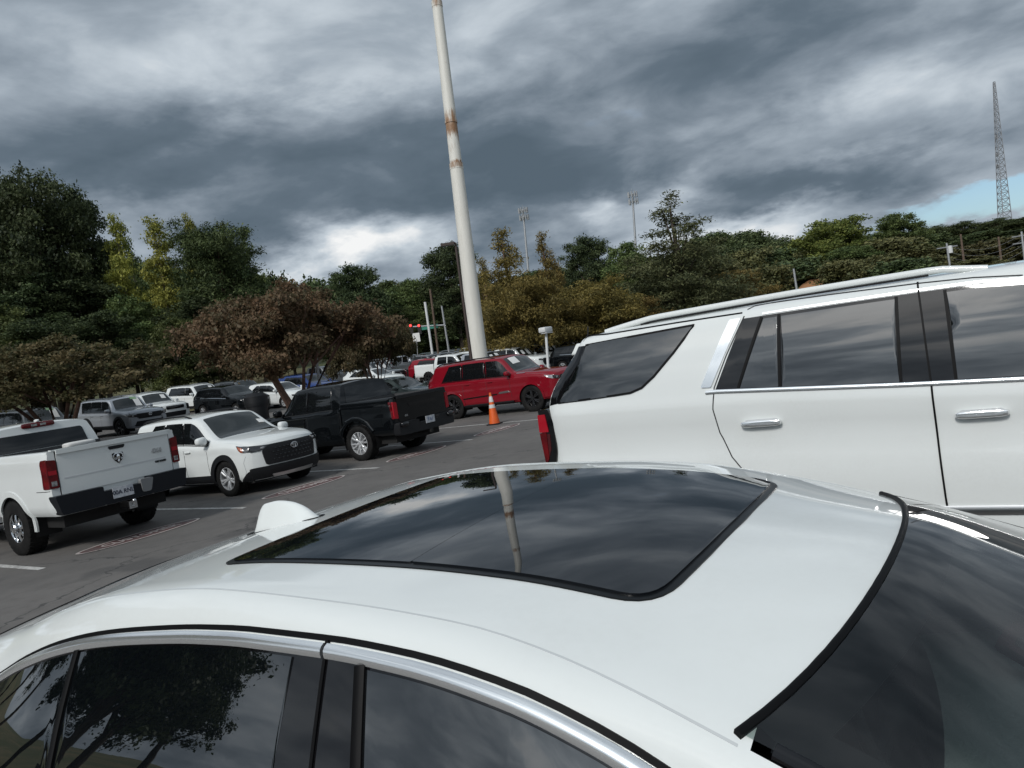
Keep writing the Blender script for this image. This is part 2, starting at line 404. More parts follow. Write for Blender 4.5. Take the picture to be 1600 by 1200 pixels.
    def panel(s, name, poly, where, m, off=0.004, na=14, nb=6, skirt=0.015, parent=None, ang=40):
        """a piece of sheet following the body; poly is monotone in its first coordinate"""
        mp = s.M(where) if isinstance(where, str) else where
        P = np.array(poly, float); a0, a1 = P[:, 0].min(), P[:, 0].max(); eps = (a1 - a0) * 1e-4
        st = sorted(set(np.round(np.concatenate([P[:, 0], np.linspace(a0, a1, na)]), 5))); A = []
        for a in st:
            if not A or a - A[-1] > (a1 - a0) * 0.004: A.append(float(a))
        A[0], A[-1] = a0 + eps, a1 - eps
        lo, hi = [], []
        for a in A:
            bs = []
            for i in range(len(P)):
                p, q = P[i], P[(i + 1) % len(P)]
                if (p[0] - a) * (q[0] - a) <= 0 and abs(q[0] - p[0]) > 1e-9: bs.append(p[1] + (q[1] - p[1]) * (a - p[0]) / (q[0] - p[0]))
            lo.append(min(bs)); hi.append(max(bs))
        V, Fc = [], []; n = len(A); m1 = nb + 1
        for i in range(n):
            for j in range(m1): V.append(mp(A[i], lo[i] + (hi[i] - lo[i]) * j / nb, off))
        for i in range(n - 1):
            for j in range(nb): Fc.append([i * m1 + j, (i + 1) * m1 + j, (i + 1) * m1 + j + 1, i * m1 + j + 1])
        loop = [(i, 0) for i in range(n)] + [(n - 1, j) for j in range(1, m1)] + [(i, nb) for i in range(n - 2, -1, -1)] + [(0, j) for j in range(nb - 1, 0, -1)]
        b = len(V)
        for i, j in loop: V.append(mp(A[i], lo[i] + (hi[i] - lo[i]) * j / nb, off - skirt))
        for q in range(len(loop)):
            r = (q + 1) % len(loop); (i, j), (i2, j2) = loop[q], loop[r]
            Fc.append([i * m1 + j, i2 * m1 + j2, b + r, b + q])
        return mk(name, V, Fc, m, parent or s.root, ang=ang)
    def ribbon(s, name, path, width, where, m, off=0.006, closed=False, skirt=0.012, parent=None, sub=4, bulge=0.0):
        mp = s.M(where) if isinstance(where, str) else where
        P = [np.array(p, float) for p in path]
        if closed: P = P + [P[0]]
        Q = []
        for i in range(len(P) - 1):
            for k in range(sub): Q.append(P[i] + (P[i + 1] - P[i]) * k / sub)
        if not closed: Q.append(P[-1])
        n = len(Q); V, Fc = [], []; prof = [(-.5, off - skirt), (-.5, off), (-.25, off + bulge * .75), (0, off + bulge), (.25, off + bulge * .75), (.5, off), (.5, off - skirt)] if bulge else [(-.5, off - skirt), (-.5, off), (.5, off), (.5, off - skirt)]
        wd = width if callable(width) else (lambda t: width)
        for i in range(n):
            a = Q[(i - 1) % n] if (closed or i > 0) else Q[i]; c = Q[(i + 1) % n] if (closed or i < n - 1) else Q[i]
            t = c - a; t = t / (np.linalg.norm(t) + 1e-9); nn = np.array([-t[1], t[0]])
            for q, o in prof:
                v = Q[i] + nn * q * wd(i / max(1, n - 1)); V.append(mp(float(v[0]), float(v[1]), o))
        m1 = len(prof)
        for i in range(n if closed else n - 1):
            for j in range(m1 - 1): Fc.append([i * m1 + j, ((i + 1) % n) * m1 + j, ((i + 1) % n) * m1 + j + 1, i * m1 + j + 1])
        if not closed: Fc.append(list(range(m1))); Fc.append(list(range((n - 1) * m1, n * m1)))
        return mk(name, V, Fc, m, parent or s.root, ang=45)
    def arch(s, name, ax, az, r0, r1, m, off=0.012, a0=0, a1=180):
        """flare round a wheel opening on both flanks"""
        for w in 'RL':
            pth = []
            for k in range(25):
                a = R(a0 + (a1 - a0) * k / 24); rr = (r0 + r1) / 2
                pth.append((ax + rr * math.cos(a), az + rr * math.sin(a)))
            s.ribbon(name, pth, r1 - r0, w, m, off, sub=1, skirt=0.03)
    def liner(s, ax, az, ar, m=None):
        for sg in (-1, 1):
            b = MB(); y0, y1 = sg * (s.W - 0.05), sg * (s.W - 0.42)
            n = 16; V = []; Fc = []
            for k in range(n + 1):
                a = math.pi * (-0.1 + 1.2 * k / n)
                for y in (y0, y1): V.append((ax + (ar + .015) * math.cos(a), y, az + (ar + .015) * math.sin(a)))
            for k in range(n): Fc.append([2 * k, 2 * k + 1, 2 * k + 3, 2 * k + 2])
            V.append((ax, y1, az)); c = len(V) - 1
            for k in range(n): Fc.append([2 * k + 1, 2 * k + 3, c])
            mk('wheel_well', V, Fc, m or M_under, s.root)
    def chassis(s, x0, x1, z0, z1, w):
        MB().box(((x0 + x1) / 2, 0, (z0 + z1) / 2), (x1 - x0, 2 * w, z1 - z0)).build('underbody', M_under, s.root, smooth=False)
    def wheels(s, xs, r, y, style, width=0.24):
        tyre, rim = wheel_mesh(r, style, width)
        for x in xs:
            for sg in (-1, 1):
                t = inst('tyre', tyre, s.root, (x, sg * y, r), (0, random.uniform(0, 6), 0), (1, -sg, 1))
                inst('rim', rim, t)
    def mirror(s, x, z, y, m, size=(0.16, 0.24, 0.17), cap=None):
        for sg in (-1, 1):
            o = MB().blob((x, sg * y, z), size, 3.2, taper=lambda q: q * np.array([1, 1, 1 - 0.25 * (q[1] * sg) / size[1]])).build('mirror', m, s.root)
            MB().box((x, sg * (y - size[1] * .6), z - size[2] * .35), (size[0] * .5, size[1] * .6, .05)).build('mirror_arm', M_plastic, o)
            MB().blob((x - size[0] * .42, sg * y, z), (0.04, size[1] * .84, size[2] * .76), 4).build('mirror_glass', M_gloss, o)
    def handle(s, x, z, m, L=0.22, h=0.035, where='RL', off=0.02):
        for w in where:
            p = s.M(w)(x, z, off); MB().blob(p, (L, 0.035, h), 4).build('door_handle', m, s.root)

_wm = {}
def wheel_mesh(r, style, width):
    key = (r, style, width)
    if key in _wm: return _wm[key]
    h = width / 2; rr = r * (0.64 if style != 'chromesteel' else 0.53)
    prof = [(rr, -h * .86), (rr + .02, -h * .98), (r * .90, -h * 1.0), (r * .965, -h * .9), (r * .99, -h * .68), (r, -h * .35), (r, h * .35), (r * .99, h * .68), (r * .965, h * .9), (r * .9, h), (rr + .02, h * .98), (rr, h * .86)]
    b = MB().lathe(prof, 40, 'y')
    # tread blocks
    nb = 36
    for k in range(nb):
        a = 2 * math.pi * k / nb
        for q in ((-.66, .0), (0, .5), (.66, 0)):
            aa = a + q[1] * 2 * math.pi / nb
            b.box(((r - .002) * math.cos(aa), q[0] * h, (r - .002) * math.sin(aa)), (0.014, h * .5, 2 * math.pi * r / nb * .72), ((math.cos(aa), 0, math.sin(aa)), (0, 1, 0), (-math.sin(aa), 0, math.cos(aa))))
    ty = b.build('tyre', M_rubber); tyd = ty.data; bpy.data.objects.remove(ty)
    mt = {'black': M_blackalloy}.get(style, M_alloy if style != 'chromesteel' else M_chrome)
    b = MB().lathe([(rr, -h * .84), (rr * 1.005, -h * .9), (rr * .97, -h * .92), (rr * .945, -h * .80), (rr * .93, h * .3), (rr * .93, h * .6), (rr * .4, h * .62)], 40, 'y')
    of = -h * .62
    b.lathe([(0.001, of - .025), (rr * .16, of - .022), (rr * .21, of), (rr * .22, of + .06)], 20, 'y')
    def spoke(a, w0, w1, d0, d1, r0=.14, r1=.965):
        c, q = math.cos(a), math.sin(a); base = len(b.V)
        for rad, w, y in ((rr * r0, w0, d0), (rr * (r0 + r1) / 2, (w0 + w1) / 2, (d0 + d1) / 2 - .012), (rr * r1, w1, d1)):
            for sy, sw in ((0, -.5), (-.008, -.3), (-.008, .3), (0, .5), (.035, .5), (.035, -.5)):
                b.V.append(np.array([rad * c - sw * w * q, y + sy, rad * q + sw * w * c]))
        for i in range(2):
            for j in range(6): b.F.append([base + i * 6 + j, base + i * 6 + (j + 1) % 6, base + (i + 1) * 6 + (j + 1) % 6, base + (i + 1) * 6 + j])
    if style == 'twin':       # ten thin twin spokes
        for k in range(5):
            for dlt in (-.17, .17): spoke(2 * math.pi * k / 5 + dlt, rr * .16, rr * .19, of, of - .03)
    elif style == 'ysix':
        for k in range(6):
            a = 2 * math.pi * k / 6; spoke(a, rr * .24, rr * .16, of, of - .02, .14, .55)
            for dlt in (-.2, .2): spoke(a + dlt, rr * .13, rr * .17, of - .012, of - .03, .42)
    elif style in ('black', 'five'):
        for k in range(6):
            for dlt in (-.13, .13): spoke(2 * math.pi * k / 6 + dlt, rr * .13, rr * .16, of, of - .02)
    else:
        for k in range(8): spoke(2 * math.pi * k / 8, rr * .42, rr * .24, of - .02, of - .01, .2, .97)
        b.lathe([(rr * .30, of - .09), (rr * .34, of - .08), (rr * .36, of)], 24, 'y')
        b.lathe([(0.001, of - .10), (rr * .30, of - .09)], 24, 'y')
    ro = b.build('rim', mt); rod = ro.data; bpy.data.objects.remove(ro)
    # dark brake / barrel behind the spokes
    _wm[key] = (tyd, rod); return _wm[key]
def text_mesh(txt, size, m, name='lettering', depth=0.002, bold=0.0):
    cu = bpy.data.curves.new(name, 'FONT'); cu.body = txt; cu.size = size; cu.extrude = depth; cu.align_x = 'CENTER'; cu.align_y = 'CENTER'; cu.offset = bold
    o = bpy.data.objects.new(name, cu); COL.objects.link(o)
    dg = bpy.context.evaluated_depsgraph_get(); me = bpy.data.meshes.new_from_object(o.evaluated_get(dg)); bpy.data.objects.remove(o)
    me.materials.clear(); me.materials.append(m); return me
def local_ray(c, px, py):
    Mi = c.root.matrix_basis.inverted(); o = np.array(Mi @ Vector(tuple(CC))); d = np.array(Mi.to_3x3() @ Vector(tuple(ray(px, py)))); return o, d
def hit_side(c, px, py, sg=-1):
    o, d = local_ray(c, px, py); y = sg * c.W * 0.9
    for _ in range(25):
        t = (y - o[1]) / d[1]; p = o + d * t; q = c.side(float(np.clip(p[0], c.xr, c.xf)), float(p[2]), 0, sg); y = y * .4 + .6 * q[1]
    return (float(p[0]), float(p[2]))
def hit_top(c, px, py):
    o, d = local_ray(c, px, py); z = float(c.top(0.0))
    for _ in range(40):
        t = (z - o[2]) / d[2]; p = o + d * t; q = c.topm(float(np.clip(p[0], c.xr, c.xf)), float(p[1])); z = z * .6 + .4 * q[2]
    return (float(p[0]), float(p[1]))

# ------------------------------------------------------------------ the white saloon the photographer stands beside
def build_sedan():
    c = Car('sedan', 'white sedan with a black panoramic glass roof and shark fin antenna', 'car', (-1.0, 1.487, 0), 0, roll=R(1.5),
        xr=-2.85, xf=2.85, zb0=0.22, zm0=0.60,
        top=[(-2.85, .92), (-2.75, 1.0), (-2.4, 1.125), (-2.1, 1.21), (-1.8, 1.293), (-1.4, 1.395), (-1.0, 1.475), (-.75, 1.515), (-.45, 1.54), (-.1, 1.548), (.3, 1.53), (.5, 1.508), (.77, 1.472), (1.0, 1.385), (1.3, 1.235), (1.62, 1.06), (2.1, .98), (2.5, .90), (2.75, .80), (2.85, .70)],
        shz=[(-2.85, .88), (-2.7, .97), (-2.4, 1.07), (-2.1, 1.16), (-1.75, 1.26), (-1.4, 1.35), (-1.1, 1.435), (-.8, 1.495), (-.367, 1.53), (-.034, 1.523), (.225, 1.506), (.387, 1.477), (.525, 1.443), (.66, 1.402), (1.0, 1.28), (1.3, 1.14), (1.55, 1.03), (2.1, .94), (2.5, .86), (2.75, .76), (2.85, .66)],
        shw=[(-2.85, .66), (-2.5, .62), (-1.9, .57), (-1.4, .54), (-.8, .55), (.3, .55), (.66, .585), (1.0, .63), (1.5, .73), (2.0, .72), (2.85, .6)],
        railz=[(-2.85, .84), (-2.6, .93), (-2.1, 1.04), (-1.75, 1.13), (-1.385, 1.262), (-1.209, 1.325), (-.981, 1.389), (-.788, 1.427), (-.569, 1.456), (-.381, 1.474), (-.218, 1.482), (-.014, 1.483), (.162, 1.475), (.355, 1.447), (.485, 1.409), (.60, 1.362), (.9, 1.225), (1.25, 1.055), (1.5, .97), (2.1, .89), (2.5, .82), (2.75, .72), (2.85, .62)],
        railw=[(-2.85, .76), (-2.4, .74), (-2.0, .69), (-1.39, .605), (-1.0, .61), (0, .61), (.5, .615), (.9, .665), (1.3, .755), (1.6, .84), (2.85, .72)],
        belt=[(-2.85, .80), (-2.5, .93), (-1.6, .99), (-.8, .985), (0, .97), (1.0, .955), (1.5, .94), (2.1, .86), (2.5, .78), (2.75, .69), (2.85, .60)],
        w=[(-2.85, .76), (-2.7, .86), (-2.3, .93), (0, .93), (1.9, .93), (2.5, .90), (2.75, .84), (2.85, .76)],
        wb=[(-2.85, .76), (-2.3, .83), (-1.2, .84), (0, .84), (1.2, .85), (1.7, .87), (2.5, .82), (2.85, .72)],
        fp=[(.2, -.1), (.45, 0), (.7, -.02), (1, -.2)], rp=[(.2, .1), (.5, 0), (.9, .05), (1.1, .12)], bowf=.42, bowr=.22)
    bpy.context.view_layer.update()
    ws_px = [(1388, 760), (1405, 775), (1413, 800), (1408, 830), (1398, 862), (1385, 892), (1366, 925), (1345, 957), (1318, 993), (1290, 1026), (1258, 1060), (1225, 1092), (1190, 1122), (1163, 1143)]
    hdr = [hit_top(c, *p) for p in ws_px[4:]]          # the near half of the header; the far half mirrors it
    # keep the header symmetrical about the centre line
    hy = np.abs([p[1] for p in hdr]); hx = np.array([p[0] for p in hdr])
    Y = np.linspace(-.576, .530, 25)
    # tidy: a smooth shallow bow
    k = np.polyfit(hy ** 2, hx, 2); hdrS = [(float(np.polyval(k, y * y)), float(y)) for y in Y]
    cow = lambda y: 1.60 - .20 * (abs(y) / .76) ** 2
    def lim(x): return float(c.shw(x)) - .012
    ins = lambda x, y: x > np.polyval(k, min(abs(y), .585) ** 2) + .012 and x < cow(y) - .01 and abs(y) < lim(x) - .005
    c.body(M_white, arches=[(1.85, .36, .40), (-1.45, .36, .40)], step=.03, holes=lambda x, y, z, kk: kk > 2 + c.NB + c.NC and ins(x, y))
    # windscreen
    side_r = [(float(x), lim(x)) for x in np.linspace(hdrS[-1][0] + .02, 1.42, 12)]
    cowl = [(cow(y), float(y)) for y in np.linspace(.70, -.70, 15)]
    outline = hdrS[::1] + [(x, y) for x, y in side_r] + cowl + [(x, -y) for x, y in side_r[::-1]]
    swap = lambda P: [(y, x) for x, y in P]
    tm = lambda a, b, o=0.0: c.topm(b, a, o)
    ylo, yhi = [], []
    V, Fc = [], []; NX, NY = 30, 24
    for i in range(NY + 1):
        v = -1 + 2 * i / NY
        for j in range(NX + 1):
            u = j / NX
            # x from header to cowl, y scaled to the pillar line there
            x = np.polyval(k, (abs(v) * .585) ** 2) * (1 - u) + u * cow(v * .72); y = v * lim(x)
            V.append(c.topm(float(x), float(y), .004))
    for i in range(NY):
        for j in range(NX): Fc.append([i * (NX + 1) + j, i * (NX + 1) + j + 1, (i + 1) * (NX + 1) + j + 1, (i + 1) * (NX + 1) + j])
    mw = bpy.data.materials.new('windscreen_glass'); mw.use_nodes = True; g = NG(mw.node_tree); g.n.clear()
    tr = g.add('ShaderNodeBsdfTransparent', {0: (0.62, 0.68, 0.66, 1)}); gl = g.add('ShaderNodeBsdfGlossy', {'Color': (1, 1, 1, 1), 'Roughness': 0.01})
    fr = g.add('ShaderNodeFresnel', {0: 1.55})
    mx = g.add('ShaderNodeMixShader', {0: g.math('MULTIPLY', fr.outputs[0], 1.15, True), 1: tr.outputs[0], 2: gl.outputs[0]})
    g.l.new(mx.outputs[0], g.add('ShaderNodeOutputMaterial').inputs[0])
    ws = mk('windshield', V, Fc, mw, c.root)
    # black printed border and rubber moulding round the screen
    c.ribbon('windshield_seal', hdrS, .011, 'top', M_seal, .006, sub=2, bulge=.003)
    c.ribbon('printed_border', [(x + .040, y * .975) for x, y in hdrS], .075, 'top', M_frit, .0015, sub=2, skirt=.001, parent=ws)
    for sg in (1, -1):
        pth = [(x, sg * (y - .028)) for x, y in side_r]
        c.ribbon('printed_border', pth, .060, 'top', M_frit, .0018, sub=2, skirt=.001, parent=ws)
        c.ribbon('pillar_trim', [(x, sg * (y - .001)) for x, y in side_r], .020, 'top', M_gloss, .0052, sub=2, bulge=.001, skirt=.006)
    # panoramic roof glass: dark frame with two panes set in it
    out_px = [(347, 882), (420, 880), (500, 880), (640, 889), (720, 896), (800, 905), (900, 925), (960, 936), (1010, 936), (1048, 920)]
    near = [hit_top(c, *p) for p in out_px]
    xf_ = hit_top(c, 1145, 835)[0]
    xr_ = near[0][0]; hwf = .392; hwr = abs(near[0][1]); hwm = abs(near[4][1])
    hw = lambda x: float(np.interp(x, [xr_, (xr_ + xf_) / 2, xf_], [hwr + .01, hwm, hwf]))
    def roof_poly(x0, x1, inset, rad):
        P = [(x0, -hw(x0) + inset), (x1, -hw(x1) + inset), (x1, hw(x1) - inset), (x0, hw(x0) - inset)]
        bow = lambda y: .028 * (y / .38) ** 2 if x1 > .3 else 0.0      # the front edge is gently bowed
        Q = rnd(P, rad, 6); i = next(k for k, q_ in enumerate(Q) if q_[0] > x1 - 1e-6)
        Q = Q[:i + 1] + [(x1, float(y)) for y in np.linspace(Q[i][1] * .8, -Q[i][1] * .8, 9)] + Q[i + 1:]
        return [(x - bow(y) * max(0, (x - x0) / (x1 - x0)) ** 4, y) for x, y in Q]
    fr_ = c.panel('roof_glass_frame', roof_poly(xr_, xf_, 0, [.05, .085, .085, .05]), 'top', M_frit, .003, 30, 12, .012)
    xm = xr_ + (xf_ - xr_) * .52
    c.panel('roof_pane', roof_poly(xm + .0016, xf_ - .016, .015, [.003, .065, .065, .003]), 'top', M_roofglass, .0065, 24, 14, .004, parent=fr_)
    c.panel('roof_pane', roof_poly(xr_ + .016, xm - .0016, .015, [.04, .003, .003, .04]), 'top', M_roofglass, .0055, 24, 14, .004, parent=fr_)
    # thin grey line painting the shade of the soft crease beside the roof
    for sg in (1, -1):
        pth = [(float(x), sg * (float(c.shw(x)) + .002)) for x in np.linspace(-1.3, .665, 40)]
        c.ribbon('roof_crease_shade', pth, .003, 'top', mat('roof_crease_shade_grey', (.50, .525, .53), .45, 0, 1.0), .0008, sub=1, skirt=.002)
    # antenna fin
    V, Fc = [], []; zb = lambda x: c.topm(x, 0)[2]
    prof = [(-.985, 0.0, .030), (-.972, .066, .011), (-.945, .080, .010), (-.90, .079, .011), (-.84, .068, .012), (-.78, .045, .012), (-.735, .012, .010), (-.72, 0.0, .006)]
    hf, tf_ = pchip([(p[0], p[1]) for p in prof]), pchip([(p[0], p[2]) for p in prof]); prof = [(float(x), float(hf(x)), float(tf_(x))) for x in np.concatenate([np.linspace(-.985, -.945, 8), np.linspace(-.935, -.72, 16)])]
    b = MB(); n = len(prof); ring = 10
    for x, h, t in prof:
        for j in range(ring):
            a = math.pi * j / (ring - 1); yb = .036 * (1 if -1.0 <= x <= -.76 else .6)
            q = abs(math.cos(a)) ** .8 * math.copysign(1, math.cos(a)); hh = math.sin(a) ** .6 * h
            wy = (yb * (1 - math.sin(a) ** .5) + t * math.sin(a) ** .5)
            b.V.append(np.array([x, q * max(wy, .004), zb(x) - .003 + hh]))
    for i in range(n - 1):
        for j in range(ring - 1): b.F.append([i * ring + j, (i + 1) * ring + j, (i + 1) * ring + j + 1, i * ring + j + 1])
    fin = b.build('antenna_fin', M_white, c.root, ang=60)
    c.ribbon('fin_base', rnd([(-1.01, -.042), (-.72, -.02), (-.70, 0), (-.72, .02), (-1.01, .042)], .02), .01, 'top', M_seal, .002, closed=True, sub=1, skirt=.006, parent=fin)
    # side glass, pillars and chrome
    for w in 'RL':
        rz = lambda x: float(c.railz(x))
        bz = lambda x: float(c.belt(x)) + .02
        up = .032
        def hs_(px, py): return hit_side(c, px, py)
        # pillar band first: one dark strip under everything, then panes on it
        xs = np.linspace(-1.42, 1.20, 60)
        band = [(float(x), rz(x) - .018) for x in xs if rz(x) - .018 > bz(x)] ; band += [(band[-1][0] + .02, bz(band[-1][0]))]
        band += [(band[-1][0] - .05, bz(band[-1][0])), (-1.36, bz(-1.36)), (-1.44, rz(-1.44) - .05)]
        c.panel('window_surround', band, w, M_gloss, .003, 60, 10, .01)
        def pane(xt0, xb0, xt1, xb1, nm, rr=.02):
            x = np.linspace(xt0, xt1, 26); P = [(float(q), rz(q) - up) for q in x] + [(xb1, bz(xb1)), (xb0, bz(xb0))]
            P = [p for p in P]
            return c.panel(nm, P, w, M_hglass, .006, 30, 10, .006)
        q1, q2 = hs_(127, 1012), hs_(84, 1190); e1, e2 = hs_(462, 1016), hs_(434, 1190); f1, f2 = hs_(568, 1040), hs_(562, 1190)
        sl = lambda a, b, z: a[0] + (b[0] - a[0]) * (z - a[1]) / (b[1] - a[1])
        pane(-1.375, -1.30, q1[0] - .02, sl(q1, q2, bz(0)) - .02, 'quarter_window')
        pane(q1[0] + .012, sl(q1, q2, bz(0)) + .012, e1[0], sl(e1, e2, bz(0)), 'side_window')
        xt = np.linspace(f1[0], 1.02, 30); P = [(float(q), rz(q) - up) for q in xt] + [(1.10, bz(1.1)), (sl(f1, f2, bz(0)), bz(0))]
        c.panel('side_window', P, w, M_hglass, .006, 40, 10, .006)
        for a, b2, nm in ((q1, q2, 'window_divider'), (f1, f2, 'window_divider')):
            c.ribbon(nm, [(a[0], rz(a[0]) - up + .004), (sl(a, b2, bz(0)), bz(0))], .022, w, M_seal, .010, sub=8, bulge=.003)
        g1 = hs_(514, 1004); g2 = hs_(490, 1190)
        c.ribbon('door_gap', [(g1[0], rz(g1[0]) - .002), (sl(g1, g2, bz(0)), bz(0))], .007, w, M_seal, .0065, sub=8)
        # chrome surround, split at the door gap, and the black gap above it
        def run(x0, x1, dz): return [(float(q), rz(q) + dz) for q in np.linspace(x0, x1, 50)]
        c.ribbon('chrome_trim', run(-1.42, g1[0] - .004, -.017), .022, w, M_brightchrome, .008, sub=1, bulge=.006)
        c.ribbon('chrome_trim', run(g1[0] + .004, 1.15, -.017), .022, w, M_brightchrome, .008, sub=1, bulge=.006)
        c.ribbon('chrome_trim', [(-1.42, rz(-1.42) - .018), (-1.40, rz(-1.42) - .10), (-1.34, bz(-1.34) + .01)], .022, w, M_chrome, .009, sub=5, bulge=.005)
        c.ribbon('roof_gap', run(-1.42, 1.1, .001), .009, w, M_seal, .003, sub=1)
        c.ribbon('chrome_trim', [(float(q), bz(q) - .008) for q in np.linspace(-1.34, 1.15, 30)], .016, w, M_chrome, .007, sub=1, bulge=.004)
        for x0, x1 in ((-1.15, -.95), (-.07, .0), (1.15, 1.25)):
            c.ribbon('door_gap', [(x0, .32), (x1, .62), (x1, bz(0) - .02)], .006, w, M_gap, .001, sub=5)
    c.handle(-.75, .86, M_chrome); c.handle(.30, .85, M_chrome)
    c.mirror(1.02, 1.02, 1.03, M_white)
    # inside: dash top, wheel, seats, lining
    md = mat('dash_grey', (.40, .43, .41), .6, bump=(120, .3), var=(3, (.33, .36, .34)))
    mdk = mat('dark_trim', (.012, .013, .014), .7)
    V, Fc = [], []
    for i in range(17):
        y = -.70 + 1.4 * i / 16
        for j in range(9):
            u = j / 8; x = 1.50 - .70 * u - .10 * (abs(y) / .7) ** 2; V.append((x, y, .985 + .035 * math.sin(math.pi * u) + .03 * math.exp(-((y - .36) / .18) ** 2) * math.sin(math.pi * u)))
        V.append((x - .03, y, .80))
    for i in range(16):
        for j in range(9): Fc.append([i * 10 + j, i * 10 + j + 1, (i + 1) * 10 + j + 1, (i + 1) * 10 + j])
    dash = mk('dashboard', V, Fc, md, c.root)
    for u in (.42, .72):
        mk2 = MB(); mk2.tube([(1.50 - .70 * u - .10 * (abs(y) / .7) ** 2, y, .987 + .035 * math.sin(math.pi * u) + .03 * math.exp(-((y - .36) / .18) ** 2) * math.sin(math.pi * u)) for y in np.linspace(-.68, .68, 25)], .004, 6); mk2.build('dash_seam', mdk, dash)
    b = MB()
    for q in range(5): b.box((1.30 - .012 * q, .15 + .0 * q, 1.012 + .002 * q), (.006, .20, .01))
    b.build('defroster_vent', mdk, dash)
    w_ = MB(); N = 28
    for kx in range(N):
        a0, a1 = 2 * math.pi * kx / N, 2 * math.pi * (kx + 1) / N
        f = lambda a: (.66 - .35 * .19 * math.sin(a), .37 + .19 * math.cos(a), .93 + .94 * .19 * math.sin(a))
        w_.tube([f(a0), f(a1)], .016, 8, caps=False)
    w_.blob((.68, .37, .93), (.08, .16, .12), 3); w_.box((.67, .37, .93), (.02, .36, .03)); w_.build('steering_wheel', mdk, c.root)
    for y in (-.37, .37):
        st = MB().blob((.05, y, .62), (.56, .5, .22), 3).blob((-.28, y, .92), (.2, .48, .66), 3).blob((-.34, y, 1.27), (.12, .26, .18), 3); st.build('front_seat', mdk, c.root)
    MB().box((-.3, 0, .5), (2.9, 1.5, .04)).build('cabin_floor', mdk, c.root, smooth=False)
    for sg in (1, -1): MB().box((.2, sg * .80, .75), (2.4, .03, .46)).build('door_lining', mdk, c.root, smooth=False)
    MB().box((-1.2, 0, .85), (.05, 1.0, .66)).build('rear_bulkhead', mdk, c.root, smooth=False)
    rg = MB(); rg.tube([(.98, .62, 1.06), (.92, .56, 1.075), (.90, .48, 1.07), (.95, .42, 1.065), (1.02, .46, 1.06), (1.01, .56, 1.06), (.98, .62, 1.06)], .017, 8)
    rg.tube([(.92, .66, 1.06), (.98, .70, 1.065), (1.04, .69, 1.06), (1.0, .65, 1.06)], .015, 8); rg.build('red_lanyard', M_hose, dash)
    # far and hidden ends
    for sg in (1, -1):
        P = rnd([(sg * .42, .66), (sg * .74, .68), (sg * .74, .58), (sg * .44, .56)], .03)
        c.panel('headlight', P, 'front', M_clear, .004); P = rnd([(sg * .30, .90), (sg * .74, .86), (sg * .74, .76), (sg * .30, .80)], .03)
        c.panel('taillight', P, 'rear', M_lens, .004)
    c.panel('grille', rnd([(-.36, .62), (.36, .62), (.46, .36), (-.46, .36)], .04), 'front', M_plastic, .004)
    c.panel('rear_window', rnd([(-2.35, -.40), (-1.55, -.30), (-1.55, .30), (-2.35, .40)], .06), 'top', M_glass, .004)
    for ax in (1.85, -1.45): c.liner(ax, .36, .40)
    c.chassis(-2.5, 2.5, .2, .42, .78); c.wheels((1.85, -1.45), .345, .80, 'five')
    return c
SEDAN = build_sedan()

